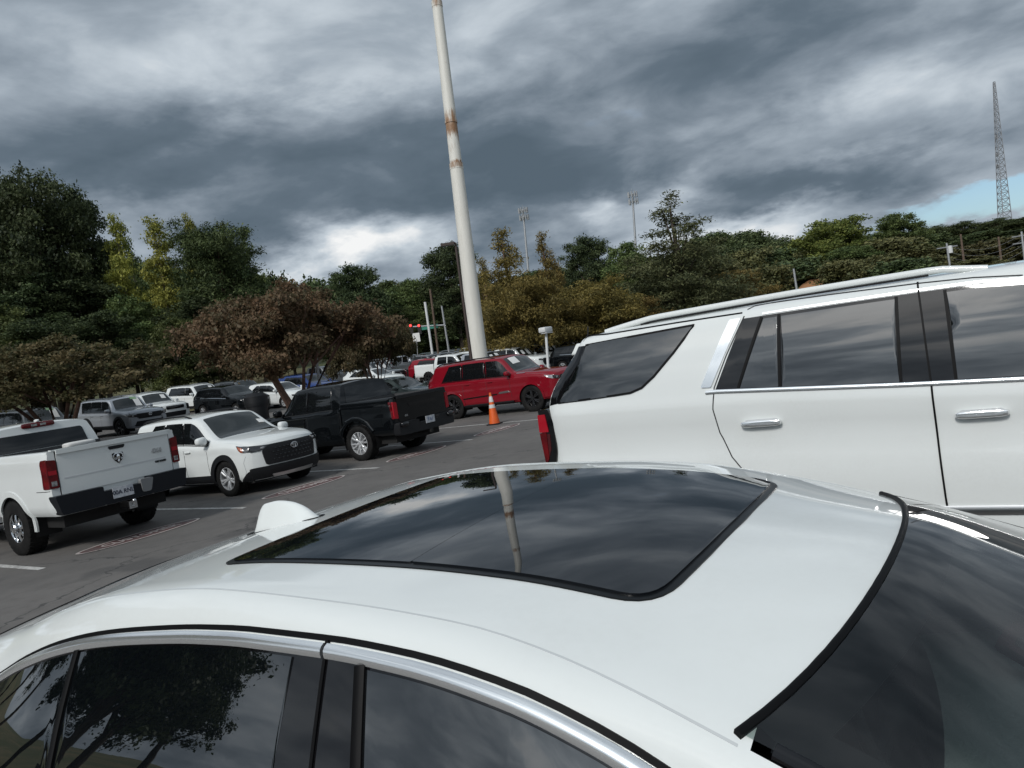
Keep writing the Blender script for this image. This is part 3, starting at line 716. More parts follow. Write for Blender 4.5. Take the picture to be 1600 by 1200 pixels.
# ------------------------------------------------------------------ the tall white SUV beyond it
def build_big_suv():
    c = Car('large_suv', 'tall white three-row suv with dark tinted glass and a chrome window line', 'suv', (-.4, 5.64, 0), 0,
        xr=-2.52, xf=2.75, zb0=.36, zm0=.95,
        top=[(-2.52, 1.93), (-2.3, 1.955), (-1.8, 1.985), (-.6, 2.0), (.4, 1.995), (.95, 1.96), (1.4, 1.70), (1.75, 1.46), (2.3, 1.40), (2.65, 1.33), (2.75, 1.25)],
        shz=[(-2.52, 1.90), (-2.3, 1.93), (-1.8, 1.955), (-.6, 1.968), (.4, 1.962), (.95, 1.925), (1.4, 1.66), (1.7, 1.44), (2.3, 1.36), (2.65, 1.29), (2.75, 1.2)],
        shw=[(-2.52, .76), (-2.2, .80), (.9, .80), (1.6, .88), (2.3, .84), (2.75, .78)],
        railz=[(-2.52, 1.84), (-2.2, 1.895), (-1.6, 1.912), (-.6, 1.918), (.5, 1.905), (.95, 1.86), (1.4, 1.60), (1.7, 1.385), (2.3, 1.30), (2.75, 1.14)],
        railw=[(-2.52, .82), (-2.2, .872), (-1.5, .885), (.6, .885), (1.0, .89), (1.6, .95), (2.75, .88)],
        belt=[(-2.52, 1.50), (-1.2, 1.47), (.4, 1.385), (1.4, 1.34), (1.75, 1.33), (2.3, 1.24), (2.75, 1.08)],
        w=[(-2.52, .965), (-2.44, 1.01), (-2.2, 1.03), (0, 1.03), (2.2, 1.03), (2.6, .99), (2.75, .93)],
        wb=[(-2.52, .94), (-2.4, .975), (-1.9, 1.0), (1.4, 1.0), (2.2, .98), (2.75, .88)],
        rp=[(.4, 0), (1.3, 0), (1.5, .02), (1.9, .28), (2.0, .32)], fp=[(.4, -.06), (.8, 0), (1.1, 0), (1.3, -.08)], bowr=.03, bowf=.22, LR=.55, hollow=.034)
    bpy.context.view_layer.update()
    H = lambda px, py: hit_side(c, px, py)
    c.body(M_white2, arches=[(1.72, .43, .48), (-1.55, .43, .48)], step=.035)
    # glass and pillars, traced on the flank
    def P(*pts): return [H(*p) for p in pts]
    bl = lambda x, d=0.0: (x, float(np.interp(x, bx, bzv)) + d)
    b0, b1, b2 = H(1118, 609), H(1409, 598), H(1590, 589); bx, bzv = [b0[0], b1[0], b2[0], 1.35], [b0[1], b1[1], b2[1], b2[1] - .04]
    tl = P((1161, 497), (1217, 485), (1310, 472), (1400, 460), (1476, 450), (1530, 444), (1590, 440)); tx, tz = [p[0] for p in tl], [p[1] for p in tl]
    tz = [max(z, 1.87) for z in tz]
    topz = lambda x: float(min(np.interp(x, tx, tz), c.railz(x) - .02))
    fx = np.linspace(tl[-1][0], 1.30, 12)
    topline = [(float(x), topz(x)) for x in np.linspace(tl[0][0], tl[-1][0], 14)] + [(float(x), min(topz(x), float(c.railz(x)) - .04)) for x in fx[1:]]
    for w in 'RL':
        quarter = P((1085, 508), (1052, 552), (1022, 588), (1003, 606), (985, 614), (960, 618), (868, 631), (907, 541))
        c.panel('quarter_window', quarter, w, M_hglass, .005, 30, 8, .01)
        c.ribbon('window_seal', quarter, .014, w, M_seal, .006, closed=True, sub=2)
        wrap = [H(868, 631), H(905, 541)]
        wrap = [(wrap[0][0] + .02, wrap[0][1] + .002), (wrap[1][0] + .02, wrap[1][1] - .004), (c.xr + .008, 1.875), (c.xr + .006, wrap[0][1] - .012)]
        c.panel('corner_glass', wrap, w, M_gloss, .005, 10, 8, .01)
        # dark band behind the side windows
        band = topline + [(1.40, bl(1.4)[1])] + [bl(x) for x in np.linspace(1.35, b0[0], 20)]
        sur = c.panel('window_surround', band, w, M_gloss, .003, 60, 8, .01)
        d1, d2 = P((1190, 490), (1154, 610)); g1, g2 = P((1217, 486), (1220, 610)); h1, h2 = P((1400, 461), (1408, 598)); i1, i2 = P((1434, 455), (1455, 595)); j1, j2 = P((1476, 451), (1494, 592))
        t0 = H(1161, 497)
        def pane(a, a2, b, b2, nm, ml=M_hglass, fr=None):
            xs = np.linspace(a[0], b[0], 12)
            Q = [(float(x), topz(x) - .02) for x in xs] + [bl(b2[0], .004), bl(a2[0], .004)]
            return c.panel(nm, Q, w, ml, .0065, 24, 8, .006)
        pane((d1[0] + .012, 0), (d2[0] + .012, 0), (g1[0] - .012, 0), (g2[0] - .012, 0), 'vent_window')
        pane((g1[0] + .012, 0), (g2[0] + .012, 0), (h1[0] - .008, 0), (h2[0] - .008, 0), 'side_window')
        pane((j1[0] + .008, 0), (j2[0] + .008, 0), (1.02, 0), (1.30, 0), 'side_window')
        for a, b in ((d1, d2), (g1, g2), (h1, h2), (j1, j2)):
            c.ribbon('window_seal', [(a[0], topz(a[0]) - .008), bl(b[0], .004)], .016, w, M_seal, .009, sub=6)
        # chrome line: belt strip, upright blade, and thin bright line over the doors
        blade = P((1140, 500), (1158, 497), (1112, 608), (1095, 606))
        c.panel('chrome_blade', rnd([blade[0], blade[1], (blade[2][0] - .004, blade[2][1] + .01), blade[3]], .012), w, M_brightchrome, .009, 8, 6, .01)
        c.ribbon('chrome_trim', [bl(x, -.012) for x in np.linspace(blade[3][0] + .03, 1.42, 40)], .024, w, M_brightchrome, .007, sub=1, bulge=.004)
        c.ribbon('chrome_trim', [(float(x), topz(x) + .012) for x in np.linspace(g1[0] - .1, .95, 30)], .012, w, M_satin, .005, sub=1)
        # door gaps
        c.ribbon('door_gap', [(p[0], p[1]) for p in P((1434, 442), (1440, 490), (1455, 598), (1465, 680), (1478, 778))] + [(H(1478, 778)[0] + .01, .48)], .010, w, M_seal, .0072, sub=4, skirt=.006)
        c.ribbon('door_gap', P((1163, 494), (1135, 555), (1116, 606), (1114, 640), (1125, 676), (1144, 714)) + [(-1.02, .86), (-.98, .5)], .007, w, M_gap, .002, sub=4, skirt=.006)
        c.ribbon('door_gap', [(1.28, 1.30), (1.32, 1.0), (1.30, .5)], .007, w, M_gap, .002, sub=5)
        rl = P((1168, 484), (1180, 478), (1200, 474), (1300, 460), (1434, 443), (1520, 434), (1598, 430))
        c.ribbon('door_gap', rl, .006, w, M_gap, .002, sub=3, skirt=.006)
        ql = P((900, 527), (950, 522), (1060, 504), (1160, 489)); c.ribbon('roof_gap', ql, .009, w, M_seal, .002, sub=4, skirt=.006)
        tg = P((897, 536), (905, 523)); c.ribbon('tailgate_gap', [tg[0], tg[1], (tg[1][0] + .01, tg[1][1] + .05)], .007, w, M_gap, .003, sub=3)
        # lower body crease strip
        c.ribbon('rocker_moulding', [(x, .70) for x in np.linspace(-.95, 1.2, 10)], .05, w, M_satin, .008, sub=2, bulge=.006)
        # taillight: dark housing with red lens faces
        tp = P((847, 640), (864, 636), (872, 660), (874, 690), (867, 720), (857, 722), (850, 690))
        zt, zbt = tp[0][1], tp[5][1] - .02; sg_ = -1 if w == 'R' else 1
        o_, d_ = local_ray(c, 849, 680); xl = float((o_ + d_ * ((-.95 - o_[1]) / d_[1]))[0]); xl2 = xl + .115
        box = lambda a0, a1, z0, z1, y0, y1, cut=0.0: MB().prism(rnd([(a0, z1), (a1 - cut, z1), (a1, z1 - .10), (a1, z0 + .10), (a1 - .03, z0), (a0 + .02, z0)], .012, 3), y0, y1, lambda a, b, h: (a, sg_ * h, b))
        tl_ = box(xl, xl2, zbt, zt, .80, .978, .03).build('taillight', M_gloss, c.root, ang=30)
        MB().prism(rnd([(xl - .004, zt - .035), (xl + .058, zt - .035), (xl + .072, zt - .165), (xl - .008, zt - .165)], .006, 2), .80, .986, lambda a, b, h: (a, sg_ * h, b)).build('red_lens', M_lensbr, tl_, ang=30)
        MB().prism(rnd([(xl - .008, zt - .17), (xl + .050, zt - .17), (xl + .042, zbt + .05), (xl + .02, zbt + .015), (xl + .008, zbt + .015)], .006, 2), .80, .984, lambda a, b, h: (a, sg_ * h, b)).build('red_lens', M_lens, tl_, ang=30)
        MB().prism([(xl + .052, zt - .18), (xl + .078, zt - .18), (xl + .070, zbt + .12), (xl + .044, zbt + .06)], .80, .981, lambda a, b, h: (a, sg_ * h, b)).build('dark_lens', M_lensdk, tl_, ang=30)
        # raised roof rail
        rp_ = [(float(x), .70) for x in np.linspace(-2.05, .30, 34)]; b = MB(); sg = -1 if w == 'R' else 1
        pts, rr = [], []
        for i, (x, y) in enumerate(rp_):
            t = i / 33; lift = .036 * min(1, t / .16, (1 - t) / .10) ; p = c.topm(x, sg * .735); pts.append((p[0], p[1], p[2] + lift)); rr.append(.020)
        b.tube(pts, rr, 10); o = b.build('roof_rail', M_white2, c.root); o.scale = (1, 1, 1)
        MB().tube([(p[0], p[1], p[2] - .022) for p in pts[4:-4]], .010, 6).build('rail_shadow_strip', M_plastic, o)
        # tailgate lamp on the rear face
        sgn = sg
        c.panel('taillight', [(sgn * .74, zt), (sgn * .94, zt), (sgn * .94, zbt), (sgn * .80, zbt)], 'rear', M_lens, .006)
    c.panel('spoiler', rnd([(-.78, 1.90), (.78, 1.90), (.80, 1.82), (-.80, 1.82)], .02), 'rear', M_white2, .05, 14, 3, .06)
    c.panel('rear_window', rnd([(-.80, 1.82), (.80, 1.82), (.84, 1.50), (-.84, 1.50)], .05), 'rear', M_glass, .006)
    c.handle(*H(1190, 660), M_brightchrome, .25, .042, off=.022); c.handle(*H(1534, 645), M_brightchrome, .25, .042, off=.022)
    for px, py in ((1190, 660), (1534, 645)):
        x, z = H(px, py)
        for w in 'RL': c.panel('handle_recess_shade', rnd([(x - .11, z + .022), (x + .11, z + .022), (x + .08, z - .032), (x - .08, z - .032)], .03), w, mat('recess_shade_grey', (.50, .52, .53), .4, 0, 1.0), .0015, 10, 3, .004)  # flat grey panel: the shade of the handle hollow, put in as colour
    c.mirror(1.10, 1.40, 1.18, M_white2, (.2, .28, .24))
    wsP = []
    swp = lambda a, b, o=0.0: c.topm(b, a, o)
    c.panel('windshield', rnd([(-.76, .98), (.76, .98), (.86, 1.62), (-.86, 1.62)], .05), swp, M_glass2, .004, 16, 10)
    c.panel('grille', rnd([(-.55, 1.16), (.55, 1.16), (.60, .66), (-.60, .66)], .06), 'front', M_chrome, .006)
    for sg in (1, -1): c.panel('headlight', rnd([(sg * .62, 1.15), (sg * .88, 1.12), (sg * .88, .80), (sg * .66, .82)], .04), 'front', M_clear, .006)
    c.arch('wheel_arch', -1.55, .43, .475, .545, M_white2, .020, 0, 180); c.arch('wheel_arch', 1.72, .43, .475, .545, M_white2, .020)
    for ax in (1.72, -1.55): c.liner(ax, .43, .48)
    c.chassis(-2.3, 2.5, .3, .6, .85); c.wheels((1.72, -1.55), .41, .88, 'five', .28)
    return c
BIG = build_big_suv()
# ------------------------------------------------------------------ parked cars, built from their side and end profiles
def auto(name, label, loc, yaw, m, group=None, cat='car', L=4.6, W=.92, H=1.65, hood=1.0, nose=.92, cowl=1.35, hdr=1.95, cowlz=1.12, beltf=1.0, beltr=1.08,
         rear='suv', slant=.3, fo=.92, wb=2.7, r=.35, zb=.24, style='five', trim=M_plastic, clad=None, rails=None, pillars=(), quarter=True, bowf=.3, xr=None,
         detail=True, gl=M_glass, gl2=M_glass2, tumble=.20, wheel_w=.24, handles=None, roofcol=None, mirror_col=None, zoff=0.0, pitch=0.0, arch_add=.05, root=None):
    xf = L / 2; xr = -L / 2 if xr is None else xr; xc, xh = xf - cowl, xf - hdr
    rw = W - tumble
    if rear == 'suv':
        rt = [(xr, H - .09), (xr + .12, H - .055), (xr + .5, H - .02)]; sl = [(0, .02), (.45, 0), (beltr, .03), (H - .1, slant), (H, slant + .02)]
        rb = [(xr, beltr - .02)]; re = xr
        rz = [(xr, H - .20), (xr + .3, H - .14)]; sz = [(xr, H - .14), (xr + .3, H - .08)]; rwd = [(xr, rw - .07), (xr + .4, rw)]
    elif rear == 'cab':
        rt = [(xr, H - .05), (xr + .15, H - .02)]; sl = [(0, 0), (beltr, 0), (H, .10)]; rb = [(xr, beltr)]
        rz = [(xr, H - .14), (xr + .2, H - .12)]; sz = [(xr, H - .09), (xr + .2, H - .065)]; rwd = [(xr, rw - .03), (xr + .3, rw)]
    else:   # saloon / fastback: roof runs down to a short boot
        rt = [(xr, beltr + .0), (xr + .10, beltr + .06), (xr + .55, beltr + .12), (xr + 1.05, H - .18), (xr + 1.5, H - .05)]; sl = [(0, .1), (.5, 0), (beltr, .08), (H, .1)]; rb = [(xr, beltr - .08), (xr + .5, beltr)]
        rz = [(xr, beltr - .04), (xr + .5, beltr + .03), (xr + 1.05, H - .28), (xr + 1.5, H - .14)]; sz = [(xr, beltr - .01), (xr + .5, beltr + .08), (xr + 1.05, H - .22), (xr + 1.5, H - .09)]; rwd = [(xr, W - .16), (xr + .5, rw), (xr + 1.2, rw - .02)]
    mid = (rt[-1][0] + xh) / 2
    top = rt + [(mid, H), (xh - .1, H - .03), (xh, H - .06), (xc, cowlz), (xc + .35, cowlz - (cowlz - hood) * .35), (xf - .25, hood), (xf - .05, hood - .05), (xf, nose)]
    szt = sz + [(mid, H - .045), (xh - .08, H - .085), (xc - .05, cowlz - .02), (xc + .35, cowlz - .03 - (cowlz - hood) * .35), (xf - .25, hood - .045), (xf - .05, hood - .1), (xf, nose - .04)]
    rzt = rz + [(mid, H - .115), (xh - .15, H - .145), (xc - .12, cowlz - .05), (xc + .35, max(beltf + .012, cowlz - .08 - (cowlz - hood) * .35)), (xf - .25, hood - .10), (xf, nose - .09)]
    blt = rb + [(xr + .8, beltr), (0, (beltf + beltr) / 2), (xc - .15, beltf), (xc + .35, min(beltf, cowlz - .1)), (xf - .25, hood - .13), (xf, nose - .14)]
    c = Car(name, label, cat, loc, yaw, group, pitch=pitch, root=root, xr=xr, xf=xf, zb0=zb, zm0=(zb + beltf) / 2 + .06, top=top, shz=szt, railz=rzt, belt=blt,
        shw=[(xr, rwd[0][1] - .08), (mid, rw - .09), (xh, rw - .08), (xc, W - .16), (xf, W - .26)], railw=rwd + [(mid, rw), (xh, rw + .01), (xc - .1, W - .09), (xc + .3, W - .08), (xf, W - .16)],
        w=[(xr, W - (.13 if rear != 'cab' else .02)), (xr + .12, W - .04), (xr + .4, W), (xf - .6, W), (xf - .25, W - .03), (xf - .05, W - .09), (xf, W - .13)],
        wb=[(xr, W - (.15 if rear != 'cab' else .05)), (xr + .5, W - .05), (xc, W - .05), (xf - .3, W - .07), (xf, W - .17)],
        fp=[(.2, -.10), (.45, -.01), (nose - .15, 0), (nose + .1, -.10)], rp=sl, bowf=bowf, bowr=.10 if rear != 'cab' else .03)
    c.H, c.xc, c.xh, c.rearst, c.r, c.paintm = H, xc, xh, rear, r, m
    ax = [xf - fo] + ([xf - fo - wb] if rear != 'cab' else []); c.ax = [xf - fo, xf - fo - wb]
    ar = r + arch_add + .02
    c.body(m, arches=[(a, r, ar) for a in ax])
    for a in ax: c.liner(a, r, ar)
    c.chassis(xr + .15, xf - .3, zb - .04, zb + .2, W - .14)
    if rear != 'cab': c.wheels(c.ax, r, W - wheel_w / 2 - .01, style, wheel_w)
    bl = lambda x: float(c.belt(x)) + .012; rl = lambda x: float(c.railz(x)) - .012
    # side glass between the given pillars (bottom x, top x), from the front
    A_b, A_t = xc - .28, xh - .06
    xs_b = [A_b] + [p[0] for p in pillars]; xs_t = [A_t] + [p[1] for p in pillars]
    for w in 'RL':
        for i in range(len(xs_b) - 1):
            f = .03; b0, b1, t0, t1 = xs_b[i + 1] + f, xs_b[i] - f, xs_t[i + 1] + f, xs_t[i] - f
            if i == 0: tp = [(float(x), rl(x)) for x in np.linspace(t0, t1, 8)] + [(float(x), rl(x)) for x in np.linspace(t1, b1 + .10, 8)[1:]] + [(b1 + .13, bl(b1)), (b1, bl(b1))]
            else: tp = [(float(x), rl(x)) for x in np.linspace(t0, t1, 8)] + [(b1, bl(b1))]
            P = tp + [(float(x), bl(x)) for x in np.linspace(b1, b0, 6)[1:]]
            c.panel('side_window', rnd(P, [.0] * len(P)), w, gl, .005, 20, 5, .01)
        if detail:
            x0, x1 = xs_b[-1], xs_b[0]
            band = [(x, bl(x) - .02) for x in np.linspace(x0, x1 + .1, 16)]
            c.ribbon('belt_trim', band, .018, w, trim, .006, sub=1)
            for i in range(1, len(xs_b) - 1):
                c.ribbon('pillar_cover', [(xs_b[i], bl(xs_b[i])), (xs_t[i], rl(xs_t[i]) - .035)], .055, w, M_gloss, .004, sub=5)
            gx = [A_b + .05] + xs_b[1:-1]
            for i, x in enumerate(gx):
                c.ribbon('door_gap', [(x + .03, zb + .16), (x + .01, (zb + bl(x)) / 2), (x, bl(x) - .03)], .008, w, M_gap, .002, sub=4)
    # screens
    swp = lambda a, b, o=0.0: c.topm(b, a, o)
    yw = rw - .14
    c.panel('windshield', rnd([(-yw, xh + .05), (yw, xh + .05), (yw + .10, xc - .02), (-yw - .10, xc - .02)], .05), swp, gl2, .005, 14, 8)
    if rear == 'suv':
        z1, z0 = H - .22, beltr + .02; y1, y0 = rw - .16, rw - .10
        c.panel('rear_window', rnd([(-y1, z1), (y1, z1), (y0, z0), (-y0, z0)], .05), 'rear', gl, .005)
    elif rear == 'sedan':
        c.panel('rear_window', rnd([(-yw, xr + 1.25), (yw, xr + 1.25), (yw, xr + .55), (-yw, xr + .55)], .05), swp, gl, .005)
    c.mirror(xc - .22, beltf + .10, W + .08, mirror_col or m, (.15, .22, .16))
    if handles:
        for hx in handles: c.handle(hx, beltf - .10, m if handles else m, .2, .03, off=.014)
    if rails:
        for sg in (-1, 1):
            pts = []
            for i in range(16):
                t = i / 15; x = xr + .35 + (xh - .25 - xr - .35) * t; p = c.topm(x, sg * (rw - .10)); pts.append((p[0], p[1], p[2] + .05 * min(1, t / .12, (1 - t) / .12)))
            MB().tube(pts, .018, 8).build('roof_rail', rails, c.root)
    if clad:
        for a in ax: c.arch('wheel_arch', a, r, ar - .045, ar + .06, clad, .014, -12, 192)
        for w in 'RL':
            x0, x1 = (c.ax[1] + ar + .02 if rear != 'cab' else xr + .05), c.ax[0] - ar - .02
            c.panel('sill', [(x0, zb + .02), (x1, zb + .02), (x1, zb + .17), (x0, zb + .15)], w, clad, .010, 16, 4)
    return c
def plate(c, where, y, z, txt, w=.31, h=.155, ink=M_ink, off=.02):
    """number plate with its characters, on the front or tail"""
    mp = c.M(where); p = mp(y, z, off); sx = 1 if where == 'front' else -1
    o = MB().box(p, (.008, w, h)).build('number_plate', M_plate, c.root, smooth=False)
    me = text_mesh(txt, h * .62, ink, 'plate_characters', .001)
    inst('plate_characters', me, o, (p[0] + sx * .006, p[1], p[2] - h * .04), (R(90), 0, R(90) * sx))
    return o
def sticker(c, u, y, w=.30, h=.22, m=M_paper, name='window_sticker'):
    x = c.xh + (c.xc - c.xh) * u
    return c.panel(name, [(y - w / 2, x - h / 2), (y + w / 2, x - h / 2), (y + w / 2, x + h / 2), (y - w / 2, x + h / 2)], lambda a, b, o=0.0: c.topm(b, a, o), m, .010, 5, 4, .003)
def nose_set(c, grille, lamps, W, gz=(.5, .8), lz=(.72, .86), emblem=True, gm=M_plastic, low=None, lampm=M_lamp, gw=.55, lw=(.5, .86)):
    g = c.panel('grille', rnd([(-gw, gz[1]), (gw, gz[1]), (gw + .04, (gz[0] + gz[1]) / 2), (gw - .08, gz[0]), (-gw + .08, gz[0]), (-gw - .04, (gz[0] + gz[1]) / 2)], .05), 'front', gm, .008, 22, 6, .03)
    if emblem:
        p = c.M('front')(0, (gz[0] + gz[1] * 2) / 3, .022)
        q = MB()
        q.tube([(p[0], .085 * math.cos(a), p[2] + .055 * math.sin(a)) for a in np.linspace(0, 2 * math.pi, 25)], .008, 6)
        q.tube([(p[0], .030 * math.cos(a), p[2] + .055 * math.sin(a)) for a in np.linspace(0, 2 * math.pi, 19)], .006, 6)
        q.tube([(p[0], .062 * math.cos(a), p[2] + .022 + .02 * math.sin(a)) for a in np.linspace(0, 2 * math.pi, 19)], .006, 6).build('emblem', M_chrome, g)
    for sg in (1, -1):
        l = c.panel('headlight', rnd([(sg * lw[0], lz[0] + .01), (sg * lw[1], lz[0] + .04), (sg * lw[1], lz[1] + .01), (sg * lw[0], lz[1] - .03)], .02), 'front', lampm, .010, 10, 5, .03)
        MB().blob(c.M('front')(sg * (lw[0] * .55 + lw[1] * .45), (lz[0] + lz[1]) / 2, .012), (.03, .09, .07), 2.4).build('projector', M_clear, l)
    return g
def tail_set(c, lz=(.85, 1.1), lw=(.6, .84), bump=None):
    for sg in (1, -1):
        c.panel('taillight', rnd([(sg * lw[0], lz[0]), (sg * lw[1], lz[0]), (sg * lw[1], lz[1]), (sg * lw[0], lz[1])], .03), 'rear', M_lens, .010, 8, 5, .03)

# ---- white compact crossover, nose to the aisle
def crossover():
    c = auto('compact_crossover', 'white compact crossover with black cladding parked beside the white pickup', (-14.05, 9.62, 0), 0, M_white2, L=4.46, W=.915, H=1.64, hood=1.06, nose=.96, cowl=1.22, hdr=1.95, cowlz=1.13,
             beltf=1.02, beltr=1.12, slant=.42, fo=.94, wb=2.64, r=.345, zb=.26, style='twin', clad=M_plastic, pillars=((.02, -.10), (-.82, -.72), (-1.42, -1.15)), bowf=.34, handles=(.16, -.68), cat='suv', rails=M_plastic)
    # blackened flat roof edge and big dark mesh grille framed in black
    F = 'front'
    fr = c.panel('grille', rnd([(-.50, .90), (.50, .90), (.63, .80), (.58, .52), (-.58, .52), (-.63, .80)], .05), F, M_plastic, .022, 24, 8, .05)
    b = MB()
    for i in range(11):
        for j in range(4):
            y = -.44 + .088 * i + (.044 if j % 2 else 0); z = .60 + .07 * j
            if abs(y) < .48: p = c.front(y, z, .028); b.blob(p, (.012, .05, .035), 2, 8, 4)
    b.build('grille_mesh', M_gloss, fr)
    p = c.front(0, .80, .045); q = MB()
    q.tube([(p[0], .080 * math.cos(a), p[2] + .053 * math.sin(a)) for a in np.linspace(0, 2 * math.pi, 25)], .007, 6)
    q.tube([(p[0], .028 * math.cos(a), p[2] + .053 * math.sin(a)) for a in np.linspace(0, 2 * math.pi, 19)], .006, 6)
    q.tube([(p[0], .058 * math.cos(a), p[2] + .022 + .018 * math.sin(a)) for a in np.linspace(0, 2 * math.pi, 19)], .006, 6).build('emblem', M_satin, fr)
    c.panel('lower_bumper', rnd([(-.84, .50), (.84, .50), (.80, .27), (-.80, .27)], .05), F, M_plastic, .020, 22, 5, .05)
    c.panel('skid_plate', rnd([(-.50, .33), (.50, .33), (.46, .27), (-.46, .27)], .02), F, M_satin, .036, 16, 3, .03)
    for sg, w in ((1, 'L'), (-1, 'R')):
        l = c.panel('headlight', [(sg * .48, .90), (sg * .60, .905), (sg * .80, .925), (sg * .80, .80), (sg * .66, .805), (sg * .50, .85)], F, M_lamp, .014, 10, 5, .03)
        x1 = c.xf; c.panel('headlight', [(x1 - .46, .955), (x1 - .02, .905), (x1 - .02, .80), (x1 - .26, .83)], w, M_lamp, .010, 10, 4, .03)
        c.panel('turn_signal', [(x1 - .40, .935), (x1 - .22, .90), (x1 - .16, .825), (x1 - .26, .84)], w, M_amber, .014, 6, 3, .01, parent=l)
        MB().blob(c.front(sg * .60, .855, .012), (.03, .12, .045), 2.4).build('projector', M_clear, l)
        MB().blob(c.side(x1 - .10, .845, .006, sg), (.12, .03, .045), 2.4).build('projector', M_clear, l)
        c.ribbon('bumper_crease_shade', [(x1 - .12, .74), (x1 - .20, .62), (x1 - .16, .46), (x1 - .22, .36)], .010, w, mat('shade_grey', (.33, .34, .35), .5), .002, sub=3)  # grey line paints the shade of the bumper fold
        c.panel('bumper_corner', [(x1 - .44, .27), (x1 - .02, .27), (x1 - .02, .46), (x1 - .10, .44), (x1 - .30, .33)], w, M_plastic, .012, 12, 5, .03)
    sticker(c, .5, .55, .14, .10)
    tail_set(c); return c
CROSS = crossover()

# ---- red full-size SUV, side-on
def red_suv():
    c = auto('large_red_suv', 'deep red full-size suv with black wheels beside the traffic cone', (-14.32, 20.72, 0), 0, M_red, cat='suv', L=5.3, W=1.01, H=1.90, hood=1.24, nose=1.16, cowl=1.55, hdr=2.15, cowlz=1.33, beltf=1.20, beltr=1.26,
             slant=.36, fo=1.02, wb=3.15, r=.415, zb=.36, style='black', pillars=((-.05, -.10), (-1.02, -1.05), (-1.92, -1.62)), handles=(.12, -.82), bowf=.25, trim=M_gloss, arch_add=.06, rails=M_gloss)
    for a in c.ax: c.arch('wheel_arch', a, .415, .455, .535, M_red, .020, -5, 185)
    for w in 'RL':
        c.panel('door_badge', [(.40, .68), (.86, .70), (.80, .76), (.44, .74)], w, M_satin, .010, 6, 2, .01)
        c.panel('door_cladding', [(-1.05, .62), (.35, .66), (.35, .70), (-1.05, .66)], w, M_gloss, .010, 12, 2, .01)
        c.panel('hood_vent', [(1.15, 1.265), (1.45, 1.25), (1.45, 1.235), (1.15, 1.25)], w, M_satin, .012, 6, 2)
        x1 = c.xf; c.panel('headlight', [(x1 - .42, 1.10), (x1 - .02, 1.06), (x1 - .02, .96), (x1 - .26, 1.03)], w, M_clear, .012, 8, 4)
        c.ribbon('running_board', [(-1.05, .40), (.95, .40)], .06, w, M_plastic, .05, sub=6, skirt=.08)
    nose_set(c, None, None, 1.0, (.55, 1.05), (.92, 1.06), gw=.66, lw=(.70, .9)); tail_set(c, (1.0, 1.3), (.72, .9))
    sticker(c, .30, -.28, .42, .2); return c
RED = red_suv()

# ---- pickups
def pickup(name, label, loc, yaw, m, L, W, H, cabL, bedz, r, hood, belt, fo, ro, style, pillars, zb, flare=None, wheel_w=.26, bumper=M_satin, tumble=.16, **kw):
    c = auto(name, label, loc, yaw, m, cat='pickup truck', L=L, W=W, H=H, hood=hood, nose=hood - .08, cowl=1.45, hdr=2.05, cowlz=hood + .08, beltf=belt, beltr=belt + .03, rear='cab', fo=fo, wb=L - fo - ro,
             r=r, zb=zb, style=style, pillars=pillars, xr=L / 2 - cabL, tumble=tumble, wheel_w=wheel_w, arch_add=.07, **kw)
    xr, xc = -L / 2, L / 2 - cabL - .02; Wb = W
    d = Car('bed', None, None, None, root=c.root, xr=xr, xf=xc, zb0=zb + .12, zm0=bedz - .5, top=[(xr, bedz + .004), (xc, bedz + .004)], shz=[(xr, bedz), (xc, bedz)], railz=[(xr, bedz - .012), (xc, bedz - .012)], belt=[(xr, bedz - .05), (xc, bedz - .03)],
            shw=[(xr, Wb - .12), (xc, Wb - .10)], railw=[(xr, Wb - .05), (xc, Wb - .04)], w=[(xr, Wb - .03), (xr + .15, Wb), (xc, Wb - .01)], wb=[(xr, Wb - .05), (xr + .15, Wb - .025), (xc, Wb - .03)], bowf=0, bowr=.035, LR=.4, LF=.1)
    rx = xr + ro; ar = r + .09
    d.body(m, arches=[(rx, r + .01, ar)], name='bed', opentop=True); d.liner(rx, r + .01, ar)
    c.wheels((rx, c.ax[0]), r, W - wheel_w / 2 + .0, style, wheel_w)
    # inside of the bed
    y, x0, x1, z0, z1 = Wb - .11, xr + .07, xc - .05, zb + .35, bedz - .002
    V = [(x0, -y, z1), (x1, -y, z1), (x1, y, z1), (x0, y, z1), (x0, -y, z0), (x1, -y, z0), (x1, y, z0), (x0, y, z0)]
    mk('bed_liner', V, [(0, 1, 5, 4), (1, 2, 6, 5), (2, 3, 7, 6), (3, 0, 4, 7), (4, 5, 6, 7)], mat('bed_liner_dark', (.05, .052, .055), .7, bump=(60, .3)), c.root, smooth=False)
    MB().box((xr + .05, 0, bedz + .001), (.075, 2 * (Wb - .10), .02)).build('tailgate_cap', m if m is not M_black else M_plastic, c.root)
    d.chassis(xr + .25, xc, zb - .08, zb + .3, W - .22)  # box set low and wide to block light and darken the ground below
    c.bed, c.rx = d, rx
    return c
